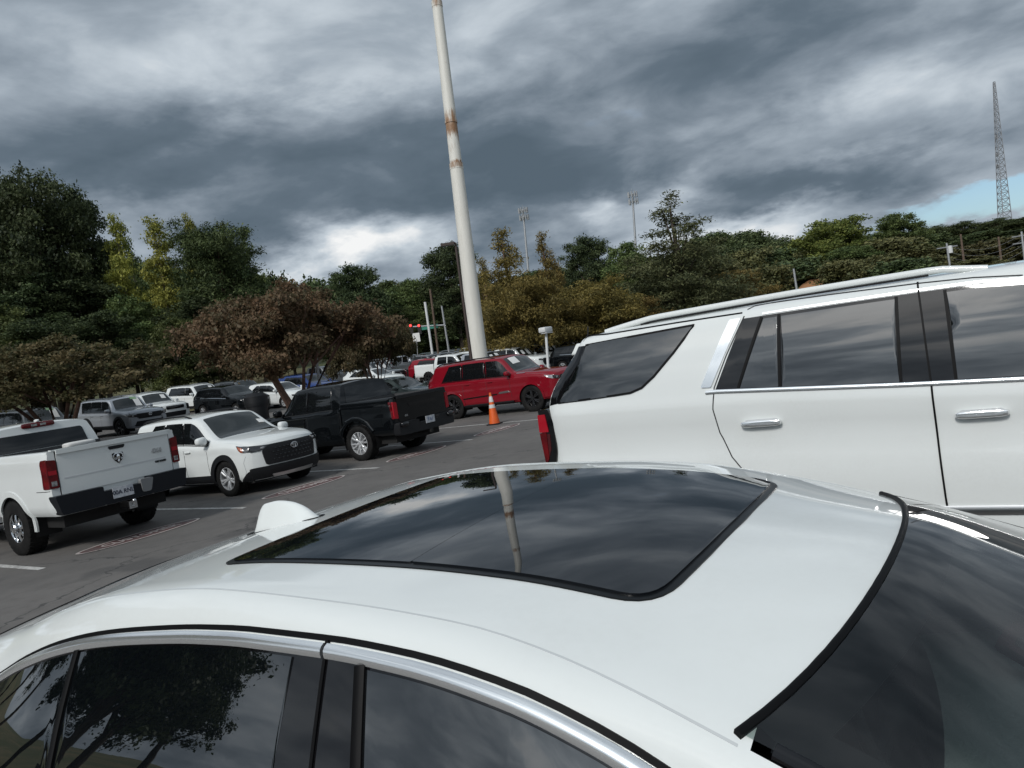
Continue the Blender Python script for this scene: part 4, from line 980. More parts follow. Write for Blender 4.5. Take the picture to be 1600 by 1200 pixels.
def white_pickup():
    L, W = 6.0, 1.01
    c = pickup('white_pickup', 'white heavy pickup with its tailgate to the aisle and a chrome ram head badge', (-14.42, 6.02, 0), math.pi, M_white2, L, W, 1.99, 3.75, 1.52, .42, 1.28, 1.34, 1.0, 1.30, 'chromesteel', ((-.05, -.06), (-.68, -.62)), .46, wheel_w=.29, tumble=.17, gl=M_glass)
    d = c.bed; xr = -L / 2
    yw = W - .30
    c.panel('rear_window', rnd([(-yw + .02, 1.80), (yw - .02, 1.80), (yw + .06, 1.40), (-yw - .06, 1.40)], .05), 'rear', M_glass, .006, 16, 6)
    p = c.M('rear')(0, 1.925, .012)
    hm = MB().blob((p[0], 0, p[2]), (.05, .52, .085), 6).build('high_brake_light', M_lens, c.root)
    MB().box((p[0] - .028, .07, p[2]), (.006, .09, .035)).box((p[0] - .028, -.07, p[2]), (.006, .09, .035)).build('cargo_lamp', M_clear, hm)
    MB().blob((c.xr + .10, 0, 1.99), (.12, .06, .05), 3).build('roof_marker', M_white2, c.root)
    # tailgate sheet with its crease shade, handle, badge and lettering
    z0, z1, yt = .88, 1.515, W - .155
    tg = d.panel('tailgate', rnd([(-yt, z1), (yt, z1), (yt, z0), (-yt, z0)], .02), 'rear', M_white2, .012, 20, 8, .02)
    d.ribbon('tailgate_gap', [(-yt - .008, z1), (-yt - .008, z0)], .012, 'rear', M_gap, .003); d.ribbon('tailgate_gap', [(yt + .008, z1), (yt + .008, z0)], .012, 'rear', M_gap, .003)
    d.panel('tailgate_crease_shade', [(-yt + .1, 1.115), (yt - .06, 1.115), (yt - .06, 1.095), (-yt + .1, 1.095)], 'rear', mat('crease_shade_grey', (.56, .575, .585), .4, 0, 1), .015, 16, 2, .01, parent=tg)  # grey strip stands in for shade along the tailgate fold
    d.panel('tailgate_lip', [(-yt, 1.525), (yt, 1.525), (yt, 1.46), (-yt, 1.46)], 'rear', M_white2, .034, 16, 4, .03, parent=tg)
    d.panel('tailgate_handle', rnd([(-.13, 1.435), (.13, 1.435), (.11, 1.385), (-.11, 1.385)], .02), 'rear', M_plastic, .022, 8, 3, .02, parent=tg)
    sh = [(-.085, 1.315), (-.05, 1.325), (0, 1.315), (.05, 1.325), (.085, 1.315), (.08, 1.25), (.05, 1.20), (0, 1.155), (-.05, 1.20), (-.08, 1.25)]
    em = d.panel('ram_head_badge', sh, 'rear', M_gloss, .018, 12, 5, .012, parent=None)
    b = MB(); X = d.rear(0, 1.25, .026)[0]
    for sg in (1, -1):
        b.tube([(X, sg * .008, 1.31), (X, sg * .045, 1.312), (X, sg * .072, 1.28), (X, sg * .066, 1.235), (X, sg * .040, 1.225), (X, sg * .034, 1.255)], [.010, .011, .011, .010, .008, .005], 8)
    b.blob((X, 0, 1.255), (.014, .048, .10), 2.2); b.blob((X, 0, 1.195), (.014, .034, .05), 2.2); b.build('ram_head', M_chrome, em)
    for txt, sz, yy, zz in (('4X4', .10, -.62, 1.235), ('OFF ROAD', .038, -.66, 1.06)):
        me = text_mesh(txt, sz, M_satin if sz > .05 else M_plastic, 'tailgate_lettering', .004, .003); q = d.rear(yy, zz, .020)
        inst('tailgate_lettering', me, tg, q, (R(90), 0, -R(90)))
    # lamps wrap the corners
    for sg, w in ((1, 'L'), (-1, 'R')):
        l = d.panel('taillight', rnd([(sg * (yt + .02), 1.385), (sg * (W - .01), 1.40), (sg * (W - .01), .99), (sg * (yt + .02), .985)], .02), 'rear', M_lens, .018, 8, 8, .03)
        d.panel('taillight', rnd([(xr + .004, 1.405), (xr + .13, 1.40), (xr + .17, 1.34), (xr + .16, .99), (xr + .004, .985)], .02), w, M_lens, .012, 10, 8, .03)
        d.panel('reverse_lens', [(sg * (yt + .045), 1.09), (sg * (W - .04), 1.09), (sg * (W - .04), 1.02), (sg * (yt + .045), 1.02)], 'rear', M_clear, .022, 5, 3, .01, parent=l)
        d.panel('brake_lens', [(sg * (yt + .03), 1.24), (sg * (W - .02), 1.24), (sg * (W - .02), 1.18), (sg * (yt + .03), 1.18)], 'rear', M_lensbr, .0205, 5, 3, .01, parent=l)
        d.arch('wheel_arch', c.rx, .43, .475, .555, M_white2, .016, -8, 188) if sg > 0 else None
        d.ribbon('panel_gap', [(xr + .03, .955), (xr + .42, .955)], .008, w, M_gap, .003)
    # step bumper
    bm = MB()
    for y0, y1, zt in ((-W, -.36, .88), (.36, W, .88), (-.37, .37, .80)):
        bm.prism(rnd([(y0, zt), (y1, zt), (y1, .60), (y0 + (.06 if y0 < -.9 else 0), .60)] if y1 < .9 else [(y0, zt), (y1, zt), (y1 - .06, .60), (y0, .60)], .03), xr - .16, xr + .05, lambda a, b2, h: (h + .05 * (abs(a) / W) ** 3, a, b2))
    bp = bm.build('rear_bumper', mat('dark_blue_black_bumper', (.006, .0075, .011), .45, spec=.25, bump=(90, .2)), c.root, ang=30)
    MB().prism(rnd([(-.40, .86), (-.19, .86), (-.21, .66), (-.34, .66)], .03), xr - .178, xr - .10, lambda a, b2, h: (h, a, b2)).build('step_pad', mat('worn_grey', (.16, .165, .17), .6), bp)
    o = MB().box((xr - .168, .09, .745), (.01, .31, .16)).build('number_plate', M_plate, c.root, smooth=False)
    inst('plate_characters', text_mesh('00A RNL', .085, M_ink, 'plate_characters', .001, .002), o, (xr - .176, .09, .745), (R(90), 0, -R(90)))
    MB().box((xr - .06, 0, .52), (.34, .075, .075)).box((xr - .2, 0, .52), (.03, .12, .11)).blob((xr - .26, 0, .58), (.06, .06, .06), 2).tube([(xr - .2, 0, .5), (xr - .28, 0, .5), (xr - .28, 0, .55)], .015).build('tow_hitch', M_satin, c.root)
    MB().tube([(c.rx, -.8, .42), (c.rx, .8, .42)], .06, 10).blob((c.rx, .05, .43), (.36, .36, .36), 2.2).build('rear_axle', M_under, c.root)
    MB().tube([(c.rx + .6, -.55, .45), (c.rx - .2, -.62, .42), (c.rx - 1.0, -.70, .44)], .04, 10).build('exhaust_pipe', mat('rusty_pipe', (.14, .09, .05), .6, .5), c.root)
    MB().blob((c.xr - .45, -.35, 1.50), (.26, .5, .10), 4).build('bed_bundle', mat('white_wrap', (.6, .6, .58), .7), c.root)
    nose_set(c, None, None, 1, (.75, 1.15), (.95, 1.15), gw=.6, lw=(.66, .9))
    return c
WP = white_pickup()
def black_pickup():
    L, W = 5.42, .965
    c = pickup('black_pickup', 'black crew cab pickup with silver wheels and its tailgate to the aisle', (-14.05, 13.02, 0), math.pi, M_black, L, W, 1.87, 3.75, 1.36, .405, 1.16, 1.20, .92, 1.22, 'ysix', ((.12, .10), (-.78, -.74)), .40, wheel_w=.26, tumble=.20)
    d = c.bed; xr = -L / 2; yw = W - .30
    c.panel('rear_window', rnd([(-yw + .02, 1.72), (yw - .02, 1.72), (yw + .05, 1.32), (-yw - .05, 1.32)], .05), 'rear', M_glass, .006, 16, 6)
    yt = W - .14
    tg = d.panel('tailgate', rnd([(-yt, 1.35), (yt, 1.35), (yt, .80), (-yt, .80)], .02), 'rear', M_black, .012, 20, 8, .02)
    d.panel('tailgate_lip', [(-yt, 1.365), (yt, 1.365), (yt, 1.30), (-yt, 1.30)], 'rear', M_plastic, .05, 16, 4, .05, parent=tg)
    d.panel('embossed_strip', rnd([(-.5, 1.17), (.5, 1.17), (.46, 1.09), (-.46, 1.09)], .02), 'rear', M_gloss, .018, 12, 3, .01, parent=tg)
    for sg, w in ((1, 'L'), (-1, 'R')):
        l = d.panel('taillight', rnd([(sg * (yt + .015), 1.23), (sg * (W - .01), 1.25), (sg * (W - .01), .88), (sg * (yt + .015), .87)], .02), 'rear', M_lensbr, .020, 8, 8, .03)
        d.panel('taillight', rnd([(xr + .004, 1.25), (xr + .13, 1.25), (xr + .10, 1.16), (xr + .07, .88), (xr + .004, .87)], .02), w, M_lens, .012, 10, 8, .03)
        pth = [(c.rx + .56 * math.cos(R(a)), .415 + .56 * math.sin(R(a))) for a in (20, 38, 60, 85, 105, 130, 155)]
        d.ribbon('bed_flare', pth, .10, w, M_black, .03, sub=3, skirt=.05, bulge=.02)
        c.ribbon('side_badge', [(.62, .62), (.86, .62)], .02, w, M_satin, .01)
    bm = MB()
    for y0, y1, zt in ((-W + .02, -.34, .78), (.34, W - .02, .78), (-.35, .35, .70)):
        bm.prism(rnd([(y0, zt), (y1, zt), (y1, .50), (y0, .50)], .04), xr - .14, xr + .05, lambda a, b2, h: (h + .06 * (abs(a) / W) ** 3, a, b2))
    bp = bm.build('rear_bumper', M_plastic, c.root, ang=30)
    [MB().blob((xr - .10, sg * .80, .73), (.14, .24, .12), 3).build('bumper_corner', M_gloss, bp) for sg in (1, -1)]
    o = MB().box((xr - .148, -.02, .72), (.01, .31, .16)).build('number_plate', M_plate, c.root, smooth=False)
    inst('plate_characters', text_mesh('7 1L1', .09, mat('plate_blue', (.05, .08, .22), .6), 'plate_characters', .001, .002), o, (xr - .156, -.02, .72), (R(90), 0, -R(90)))
    inst('tailgate_lettering', text_mesh('4X4', .06, M_satin, 'tailgate_lettering', .003, .002), tg, d.rear(.60, .90, .020), (R(90), 0, -R(90)))
    MB().box((xr + .02, 0, .46), (.4, .075, .07)).build('tow_hitch', M_under, c.root)
    MB().tube([(c.rx, -.75, .40), (c.rx, .75, .40)], .055, 10).blob((c.rx, .05, .41), (.32, .32, .32), 2.2).build('rear_axle', M_under, c.root)
    MB().tube([(c.rx - .2, -.55, .42), (c.rx - .9, -.62, .44)], .035, 10).build('exhaust_pipe', M_satin, c.root)
    nose_set(c, None, None, 1, (.6, 1.0), (.85, 1.0), gw=.58, lw=(.62, .86)); return c
BP = black_pickup()
# ------------------------------------------------------------------ ground
def sm(t): t = np.clip(t, 0, 1); return t * t * (3 - 2 * t)
def terrain(x, y):
    x = np.asarray(x, float); y = np.asarray(y, float)
    z = .05 * np.clip(-18 - x, 0, 27) + .075 * np.clip(-47 - x, 0, 110)
    z = z + .075 * np.clip(y - 78, 0, 160) * sm((-x + 60) / 120 + .6)
    z = z + 16 * sm((y - 240) / 260) + 12 * sm((-x - 160) / 250)
    return z
def grid_mesh(name, xs, ys, m, dz=0.0, kind='structure'):
    X, Y = np.meshgrid(xs, ys, indexing='ij'); Z = terrain(X, Y) + dz; nx, ny = X.shape
    V = np.stack([X, Y, Z], -1).reshape(-1, 3)
    F_ = [(i * ny + j, (i + 1) * ny + j, (i + 1) * ny + j + 1, i * ny + j + 1) for i in range(nx - 1) for j in range(ny - 1)]
    o = mk(name, V, F_, m, ang=80); o['kind'] = kind; return o
def asphalt():
    m = mat('asphalt_material', (.12, .117, .113), .88); t = m.node_tree; g = NG(t); b = t.nodes['Principled BSDF']
    co = g.add('ShaderNodeTexCoord').outputs['Object']
    n1 = g.noise(co, .35, 5, .6).outputs['Fac']; n2 = g.noise(co, 3.5, 5, .65).outputs['Fac']; n3 = g.noise(co, 160, 3, .7).outputs['Fac']; n4 = g.noise(co, 45, 3, .6).outputs['Fac']
    c1 = g.mixc(g.maprange(n1, .35, .65, 0, 1), (.108, .100, .093), (.142, .132, .123)); c1 = g.mixc(g.maprange(n2, .42, .72, 0, .55), c1, (.078, .072, .067))
    c1 = g.mixc(g.maprange(n3, .5, .72, 0, .6), c1, (.22, .215, .205)); c1 = g.mixc(g.maprange(n3, .28, .46, .65, 0), c1, (.05, .05, .05))
    # dark oil drips in the stalls and faint tyre-worn lanes along the aisle
    st = g.vmath('MULTIPLY', co, (1.0, .31, 1)).outputs[0]; oil = g.noise(co, .9, 3, .5).outputs['Fac']
    c1 = g.mixc(g.maprange(oil, .58, .70, 0, .6), c1, (.055, .053, .052))
    lane = g.noise(g.vmath('MULTIPLY', co, (1.3, .05, 1)).outputs[0], 1.0, 3, .5).outputs['Fac']; c1 = g.mixc(g.maprange(lane, .5, .7, 0, .3), c1, (.09, .088, .086))
    cr = g.add('ShaderNodeTexVoronoi', {'Vector': g.vmath('ADD', co, g.vmath('MULTIPLY', g.noise(co, 2.0, 4, .6).outputs['Color'], (.8, .8, 0)).outputs[0]).outputs[0], 'Scale': .22}, feature='DISTANCE_TO_EDGE').outputs['Distance']
    c1 = g.mixc(g.maprange(cr, .0015, .005, .75, 0), c1, (.035, .034, .034))
    g.l.new(c1, b.inputs['Base Color'])
    h = g.math('ADD', g.math('MULTIPLY', n3, .7), g.math('MULTIPLY', n4, .5)); bp = g.add('ShaderNodeBump', {'Strength': .55, 'Height': h}); bp.inputs['Distance'].default_value = .012; g.l.new(bp.outputs[0], b.inputs['Normal'])
    return m
def grass_mat():
    m = mat('grass_ground', (.07, .08, .03), .95); t = m.node_tree; g = NG(t); b = t.nodes['Principled BSDF']; co = g.add('ShaderNodeTexCoord').outputs['Object']
    n1 = g.noise(co, .06, 5, .6).outputs['Fac']; n2 = g.noise(co, 1.5, 5, .7).outputs['Fac']
    c1 = g.mixc(g.maprange(n1, .4, .62, 0, 1), (.075, .085, .03), (.16, .13, .06)); c1 = g.mixc(g.maprange(n2, .4, .65, 0, .6), c1, (.05, .06, .022)); g.l.new(c1, b.inputs['Base Color']); return m
M_asph, M_grass = asphalt(), grass_mat()
fine = lambda a, b, s: list(np.arange(a, b, s))
GX = [-2500, -1500, -900, -600, -450, -350, -280, -230] + fine(-200, -62, 6) + fine(-62, 31, 1.55) + [40, 55, 80, 120, 200, 350, 700, 1500, 2500]
GY = [-2500, -1500, -700, -350, -200, -120, -80] + fine(-60, -30, 5) + fine(-30, 84, 1.9) + fine(84, 300, 8) + [330, 380, 440, 520, 640, 800, 1100, 1600, 2500]
grid_mesh('ground', GX, GY, M_grass, -.04)
LX = [x for x in GX if -46.9 <= x <= 31]; LY = [y for y in GY if -30 <= y <= 76]
grid_mesh('parking_lot', LX, LY, M_asph, 0.0)

# painted stall lines and the oval stall markings
def worn(name, c, hole, scale=14, lo=.44, hi=.60):
    """worn road paint: flakes let the asphalt colour through"""
    m = mat(name, c, .75); t = m.node_tree; g = NG(t); b = t.nodes['Principled BSDF']; co = g.add('ShaderNodeTexCoord').outputs['Object']
    n = g.math('ADD', g.math('MULTIPLY', g.noise(co, scale, 6, .7).outputs['Fac'], .7), g.math('MULTIPLY', g.noise(co, 1.3, 3, .5).outputs['Fac'], .3))
    g.l.new(g.mixc(g.maprange(n, lo, hi, 0, hole), c, (.11, .108, .105)), b.inputs['Base Color']); return m
M_line = worn('worn_white_paint', (.50, .49, .47), .6); M_oval = worn('worn_red_paint', (.105, .042, .040), .8, 10, .42, .62); M_oval_w = worn('worn_pale_paint', (.47, .42, .40), .5, 16, .46, .64)
STALL = [1.36, 4.58, 7.80, 11.04, 14.27, 17.40, 20.6, 23.8]
for k, y in enumerate(STALL):
    x0, x1 = -16.6, -11.05
    if k in (5, 6, 7): x0 = -17.0
    o = MB().box(((x0 + x1) / 2, y, .004), (x1 - x0, .10, .002)).build('stall_line', M_line, smooth=False); tag(o, kind='structure')
def oval(yc, xc=-11.36, a=.98, b=.30):
    e = lambda f, n=48: [(yc + a * f * math.cos(t), xc + b * (f if f == 1 else (b - .05) / b) * math.sin(t)) for t in np.linspace(0, 2 * math.pi, n, endpoint=False)]
    root = None
    P = [(xc + (b - .045) * math.sin(t), yc + (a - .055) * math.cos(t)) for t in np.linspace(0, 2 * math.pi, 48, endpoint=False)]
    fld = mk('stall_marking', [(x, y, .006) for x, y in P], [tuple(range(48))], M_oval, smooth=False); tag(fld, kind='structure')
    V, Fc = [], []; n = 48
    for t in np.linspace(0, 2 * math.pi, n, endpoint=False):
        for r_ in (0, .05): V.append((xc + (b - r_) * math.sin(t), yc + (a - r_) * math.cos(t), .009))
    for k in range(n): Fc.append((2 * k, 2 * ((k + 1) % n), 2 * ((k + 1) % n) + 1, 2 * k + 1))
    mk('oval_outline', V, Fc, M_oval_w, fld, smooth=False)
    inst('painted_word', OVALTXT, fld, (xc + .0, yc, .010), (0, 0, R(90)), (1.0, 1.25, 1))
OVALTXT = text_mesh('CUSTOMER', .235, M_oval_w, 'painted_word', .0008, .004)
for k in (1, 2, 3, 4): oval((STALL[k] + STALL[k + 1]) / 2 - .04)

# planted islands with kerbs
M_conc = mat('kerb_concrete', (.30, .29, .27), .85, bump=(40, .3), var=(5, (.22, .215, .2))); M_mulch = mat('mulch', (.055, .036, .024), .95, bump=(25, 1.0), var=(30, (.10, .07, .045)))
def island(x0, x1, y0, y1, m):
    z = float(terrain((x0 + x1) / 2, (y0 + y1) / 2)); P = rnd([(x0, y0), (x1, y0), (x1, y1), (x0, y1)], .9, 8); Q = rnd([(x0 + .16, y0 + .16), (x1 - .16, y0 + .16), (x1 - .16, y1 - .16), (x0 + .16, y1 - .16)], .8, 8)
    n = len(P); V, Fc = [], []
    for (px, py), (qx, qy) in zip(P, Q):
        zz = float(terrain(px, py)); V += [(px, py, zz - .05), (px, py, zz + .12), (px + (qx - px) * .12, py + (qy - py) * .12, zz + .14), (qx, qy, float(terrain(qx, qy)) + .14)]
    for k in range(n):
        l = (k + 1) % n
        for j in range(3): Fc.append((4 * k + j, 4 * l + j, 4 * l + j + 1, 4 * k + j + 1))
    kb = mk('kerb', V, Fc, M_conc, ang=40); tag(kb, kind='structure')
    soil = mk('planting_bed', [(x, y, float(terrain(x, y)) + .125) for x, y in Q], [tuple(range(n))], m, smooth=False); tag(soil, kind='structure')
island(-22.3, -18.6, 9, 19.5, M_mulch); island(-30.5, -26.2, 9.5, 14.6, M_mulch); island(-21.5, -17.0, 24.8, 29.0, M_grass); island(-30.2, -27.4, 26.0, 31, M_mulch)

# ------------------------------------------------------------------ trees
def leafmat(name, c0, c1, trans=.25, rough=.6):
    m = bpy.data.materials.new(name); m.use_nodes = True; t = m.node_tree; g = NG(t); b = t.nodes['Principled BSDF']
    at = g.add('ShaderNodeAttribute', attribute_name='tint').outputs['Fac']; oi = g.add('ShaderNodeObjectInfo').outputs['Random']
    c = g.mixc(at, c0, c1); hs = g.add('ShaderNodeHueSaturation', {'Color': c, 'Hue': g.maprange(oi, 0, 1, .485, .515, 'LINEAR'), 'Value': g.maprange(oi, 0, 1, .82, 1.15, 'LINEAR')}).outputs[0]
    g.l.new(hs, b.inputs['Base Color']); b.inputs['Roughness'].default_value = rough; b.inputs['Specular IOR Level'].default_value = .25
    tl = g.add('ShaderNodeBsdfTranslucent', {0: hs}); mx = g.add('ShaderNodeMixShader', {0: trans, 1: b.outputs[0], 2: tl.outputs[0]}); g.l.new(mx.outputs[0], t.nodes['Material Output'].inputs[0]); return m
def crown(name, lobes, n, leaf, m, seed, wexp=.667, aspect=.62, shell=.55, up=.3, droop=0.0, clump=7, spread=.5):
    """leaf sprays spread through a set of ellipsoid lobes; lobe = (x, y, z, rx, ry, rz)"""
    r = np.random.default_rng(seed); L = np.array(lobes, float); wt = (L[:, 3] * L[:, 4] * L[:, 5]) ** wexp; wt /= wt.sum()
    nc = max(1, n // clump); li = r.choice(len(L), nc, p=wt); d = r.normal(size=(nc, 3)); d /= np.linalg.norm(d, axis=1)[:, None]
    rad = shell + (1 - shell) * r.random(nc) ** .6; rad *= 1 + .16 * r.normal(size=nc).clip(-1.2, 1.6)
    C = L[li, :3] + d * L[li, 3:6] * rad[:, None]
    tint_c = np.clip(.5 + .26 * r.normal(size=nc) + .16 * r.normal(size=len(L))[li], 0, 1)
    cs = leaf * spread * 2.2
    P = np.repeat(C, clump, 0) + r.normal(size=(nc * clump, 3)) * cs * np.array([1, 1, .7]); D = np.repeat(d, clump, 0)
    N = nc * clump; nr = D * .8 + r.normal(size=(N, 3)) * .75 + np.array([0, 0, up]); nr /= np.linalg.norm(nr, axis=1)[:, None]
    a = r.normal(size=(N, 3)) + D * .6 + np.array([0, 0, -droop]); a -= nr * (a * nr).sum(1)[:, None]; a /= np.linalg.norm(a, axis=1)[:, None]; b = np.cross(nr, a)
    s = leaf * (.40 + 1.35 * r.random(N) ** 1.7)[:, None]
    fold = nr * s * .12
    V = np.stack([P - a * s * .5, P + b * s * aspect * .5 + fold, P + a * s * .5, P - b * s * aspect * .5 + fold], 1).reshape(-1, 3)
    me = bpy.data.meshes.new(name); me.vertices.add(4 * N); me.vertices.foreach_set('co', V.ravel().astype(np.float32)); me.loops.add(4 * N); me.loops.foreach_set('vertex_index', np.arange(4 * N, dtype=np.int32))
    me.polygons.add(N); me.polygons.foreach_set('loop_start', np.arange(0, 4 * N, 4, dtype=np.int32)); me.update(calc_edges=True)
    at = me.attributes.new('tint', 'FLOAT', 'FACE'); at.data.foreach_set('value', np.clip(np.repeat(tint_c, clump) + .10 * r.normal(size=N), 0, 1).astype(np.float32)); me.materials.append(m); return me
M_bark = mat('bark', (.085, .066, .05), .95, bump=(18, 1.0), var=(6, (.05, .04, .032))); M_bark2 = mat('pale_bark', (.17, .135, .11), .9, bump=(12, .6), var=(5, (.11, .085, .07))); M_bark3 = mat('reddish_bark', (.16, .095, .07), .9, bump=(14, .8), var=(4, (.10, .06, .045)))
def trunk_mesh(name, stems, m, n=9):
    b = MB()
    for pts, r0, r1 in stems: b.tube(pts, list(np.linspace(r0, r1, len(pts))), n)
    o = b.build(name, m); d = o.data; bpy.data.objects.remove(o); return d
def limbs(h, r, base, lobes, seed, lean=.3):
    q = random.Random(seed); st = [([(0, 0, -.3), (q.uniform(-.1, .1), q.uniform(-.1, .1), h * .3), (q.uniform(-.2, .2), q.uniform(-.2, .2), h * .6), (q.uniform(-.3, .3), q.uniform(-.3, .3), h * .92)], r, r * .15)]
    for l in lobes:
        z0 = max(base, l[2] * .55); st.append(([(0, 0, z0), (l[0] * .45, l[1] * .45, z0 + (l[2] - z0) * .55), (l[0], l[1], l[2])], r * .38, r * .06))
    return st
PROTO = {}
def branchy(lobes, k, seed, f=(.22, .50), out=.95, shrink=.66, keep=True):
    """break every lobe up into leafy branch ends of different sizes, so that the outline is ragged"""
    r = np.random.default_rng(seed); res = [(x, y, z, a * shrink, b * shrink, c * shrink) for x, y, z, a, b, c in lobes] if keep else []
    for x, y, z, a, b, c in lobes:
        for _ in range(k):
            d = r.normal(size=3); d /= np.linalg.norm(d); s = r.uniform(*f) * r.choice([.7, 1, 1, 1.25]); o = out * r.uniform(.85, 1.3)
            res.append((x + d[0] * a * o, y + d[1] * b * o, z + d[2] * c * o, a * s, b * s, c * s * .8))
    return res
def proto(kind, lobes, n, leaf, lm, bm, h, tr, base, seed, stems=None, br=0, **k):
    cm = crown('crown', branchy(lobes, br, seed) if br else lobes, n, leaf, lm, seed, **k)
    co = np.zeros(len(cm.vertices) * 3, np.float32); cm.vertices.foreach_get('co', co); co = co.reshape(-1, 3)
    PROTO[kind] = (cm, trunk_mesh('trunk', stems or limbs(h, tr, base, lobes, seed), bm), float(np.percentile(co[:, 2], 99.7)), float(np.percentile(np.abs(co[:, 0]), 97)))
q = random.Random(3)
def round_lobes(h, w, base, n, top=.9):
    out = []
    for i in range(n):
        t = (i + .5) / n; z = base + (h - base) * (.12 + .80 * t); rr = w * math.sin(math.pi * (.18 + .74 * t)) ** .8
        a = i * 2.4 + q.uniform(-.4, .4); d = rr * q.uniform(.35, .72); s = w * q.uniform(.30, .46)
        out.append((d * math.cos(a), d * math.sin(a), z, s, s, s * q.uniform(.55, .8)))
    return out
L_oak = leafmat('oak_leaves', (.020, .034, .016), (.098, .125, .052)); L_pop = leafmat('yellowing_leaves', (0.166, 0.186, 0.044), (0.384, 0.358, 0.083), .35); L_pine = leafmat('pine_needles', (.028, .056, .022), (.115, .160, .058), .15)
L_green = leafmat('green_leaves', (.042, .068, .024), (.140, .170, .056)); L_crape = leafmat('turning_leaves', (.078, .066, .036), (.178, .104, .064), .3); L_crape2 = leafmat('half_turned_leaves', (0.064, 0.072, 0.031), (0.173, 0.134, 0.067), .3)
L_cyp = leafmat('golden_needles', (0.109, 0.090, 0.031), (0.256, 0.186, 0.058), .3); L_ced = leafmat('grey_green_needles', (.055, .074, .034), (.165, .180, .080), .2); L_far = leafmat('far_leaves', (.042, .066, .028), (.125, .155, .062), .1); L_farb = leafmat('far_brown_leaves', (.062, .072, .030), (.160, .150, .062), .1); L_bright = leafmat('fresh_green_leaves', (0.090, 0.134, 0.036), (0.230, 0.269, 0.067), .3)
proto('oak', round_lobes(20, 6.8, 3.0, 22), 62000, .26, L_oak, M_bark, 20, .42, 3, 11, shell=.2, br=8)
proto('oak2', round_lobes(18, 5.5, 4.0, 17), 46000, .26, L_oak, M_bark, 18, .4, 4, 17, shell=.2, br=8)
def column(h, w, base, n): return [(q.uniform(-.3, .3) * w, q.uniform(-.3, .3) * w, base + (h - base) * (i + .5) / n, w * (.55 + .5 * math.sin(math.pi * min(1, .15 + .95 * (i + .5) / n))) * (1.1 - .7 * (i / n) ** 3), w * .8 * (1.1 - .7 * (i / n) ** 3), (h - base) / n * .8) for i in range(n)]
proto('poplar', column(18, 1.9, 3, 13), 22000, .22, L_pop, M_bark2, 18, .22, 3, 21, shell=.2, br=6)
proto('poplar2', column(17, 1.5, 4, 11), 14000, .22, L_green, M_bark2, 17, .2, 4, 22, shell=.2, br=6)
proto('pine', round_lobes(17, 5.2, 4.5, 22), 62000, .30, L_pine, M_bark3, 17, .3, 4, 31, aspect=.25, shell=.25, clump=9, br=8)
proto('green', round_lobes(13, 4.6, 2.5, 15), 34000, .24, L_green, M_bark, 13, .26, 2.5, 41, shell=.2, br=8)
proto('bright', round_lobes(13, 4.6, 2.5, 14), 24000, .30, L_bright, M_bark, 13, .26, 2.5, 43, shell=.2, br=8)
def cone(h, w, base, n, k=1.0):
    out = []
    for i in range(n):
        t = i / (n - 1); z = base + (h - base) * t * .97; rr = w * (1 - t) ** k; m_ = max(1, int(6 * (1 - t)))
        for j in range(m_):
            a = j * 2 * math.pi / m_ + i * 1.3 + q.uniform(-.3, .3); d = rr * .58 * q.uniform(.8, 1.15); s = max(.42, rr * .66); out.append((d * math.cos(a), d * math.sin(a), z - .15 * d, s, s, max(.4, (h - base) / n * .7)))
    return out
proto('cypress', cone(13, 3.4, 1.6, 14, .72), 52000, .24, L_cyp, M_bark3, 13, .26, 2.2, 51, aspect=.35, shell=.2, droop=.3, br=5, wexp=.42)
proto('cypress_low', round_lobes(8, 4.6, 1.6, 15), 42000, .24, L_cyp, M_bark3, 8, .2, 1.5, 53, aspect=.35, shell=.2, droop=.5, br=8)
proto('cedar', cone(20, 6.6, 1.2, 17, .68), 80000, .30, L_ced, M_bark, 20, .42, 1.4, 61, aspect=.32, shell=.2, droop=.8, br=5, wexp=.38)
proto('far', round_lobes(13, 5, 1.5, 14), 16000, .45, L_far, M_bark, 13, .26, 2, 71, shell=.25, br=7)
proto('far_brown', round_lobes(11, 5, 1.2, 13), 14000, .45, L_farb, M_bark, 11, .24, 2, 73, shell=.25, br=7)
proto('far_pine', round_lobes(16, 4, 5.0, 11), 12000, .5, L_far, M_bark3, 16, .24, 4, 75, aspect=.3, shell=.25, br=7)
# multi-stemmed spreading tree on the island
def spreading(kind, h, w, lm, seed, n, leaf=.17):
    qq = random.Random(seed); lob = []
    for i in range(30):
        a = i * 2.399; d = w * math.sqrt((i + .5) / 30) * .86; z = h * (.42 + .42 * math.cos(d / w * 1.35)) + qq.uniform(-.7, .3); s = w * qq.uniform(.17, .30); lob.append((d * math.cos(a), d * math.sin(a), z - .10 * (d / w) ** 2 * h * .3, s, s, s * .62))
    st = []
    for i in range(6):
        a = i * 1.05 + qq.uniform(-.2, .2); e = w * qq.uniform(.35, .6)
        p = [(.12 * math.cos(a), .12 * math.sin(a), -.2), (.35 * math.cos(a), .35 * math.sin(a), h * .22), (e * .55 * math.cos(a), e * .55 * math.sin(a), h * .42), (e * math.cos(a), e * math.sin(a), h * .62)]
        st.append((p, .085, .035))
        for s in (-1, 1):
            a2 = a + s * .45; st.append(([p[2], (e * 1.0 * math.cos(a2), e * 1.0 * math.sin(a2), h * .58), (e * 1.5 * math.cos(a2), e * 1.5 * math.sin(a2), h * .72)], .04, .012))
    proto(kind, lob, n, leaf, lm, M_bark3, h, .1, 1, seed, stems=st, shell=.15, clump=8, br=6)
spreading('crape', 5.4, 3.6, L_crape, 81, 80000, .10); spreading('crape2', 4.8, 3.2, L_crape2, 83, 64000, .10)
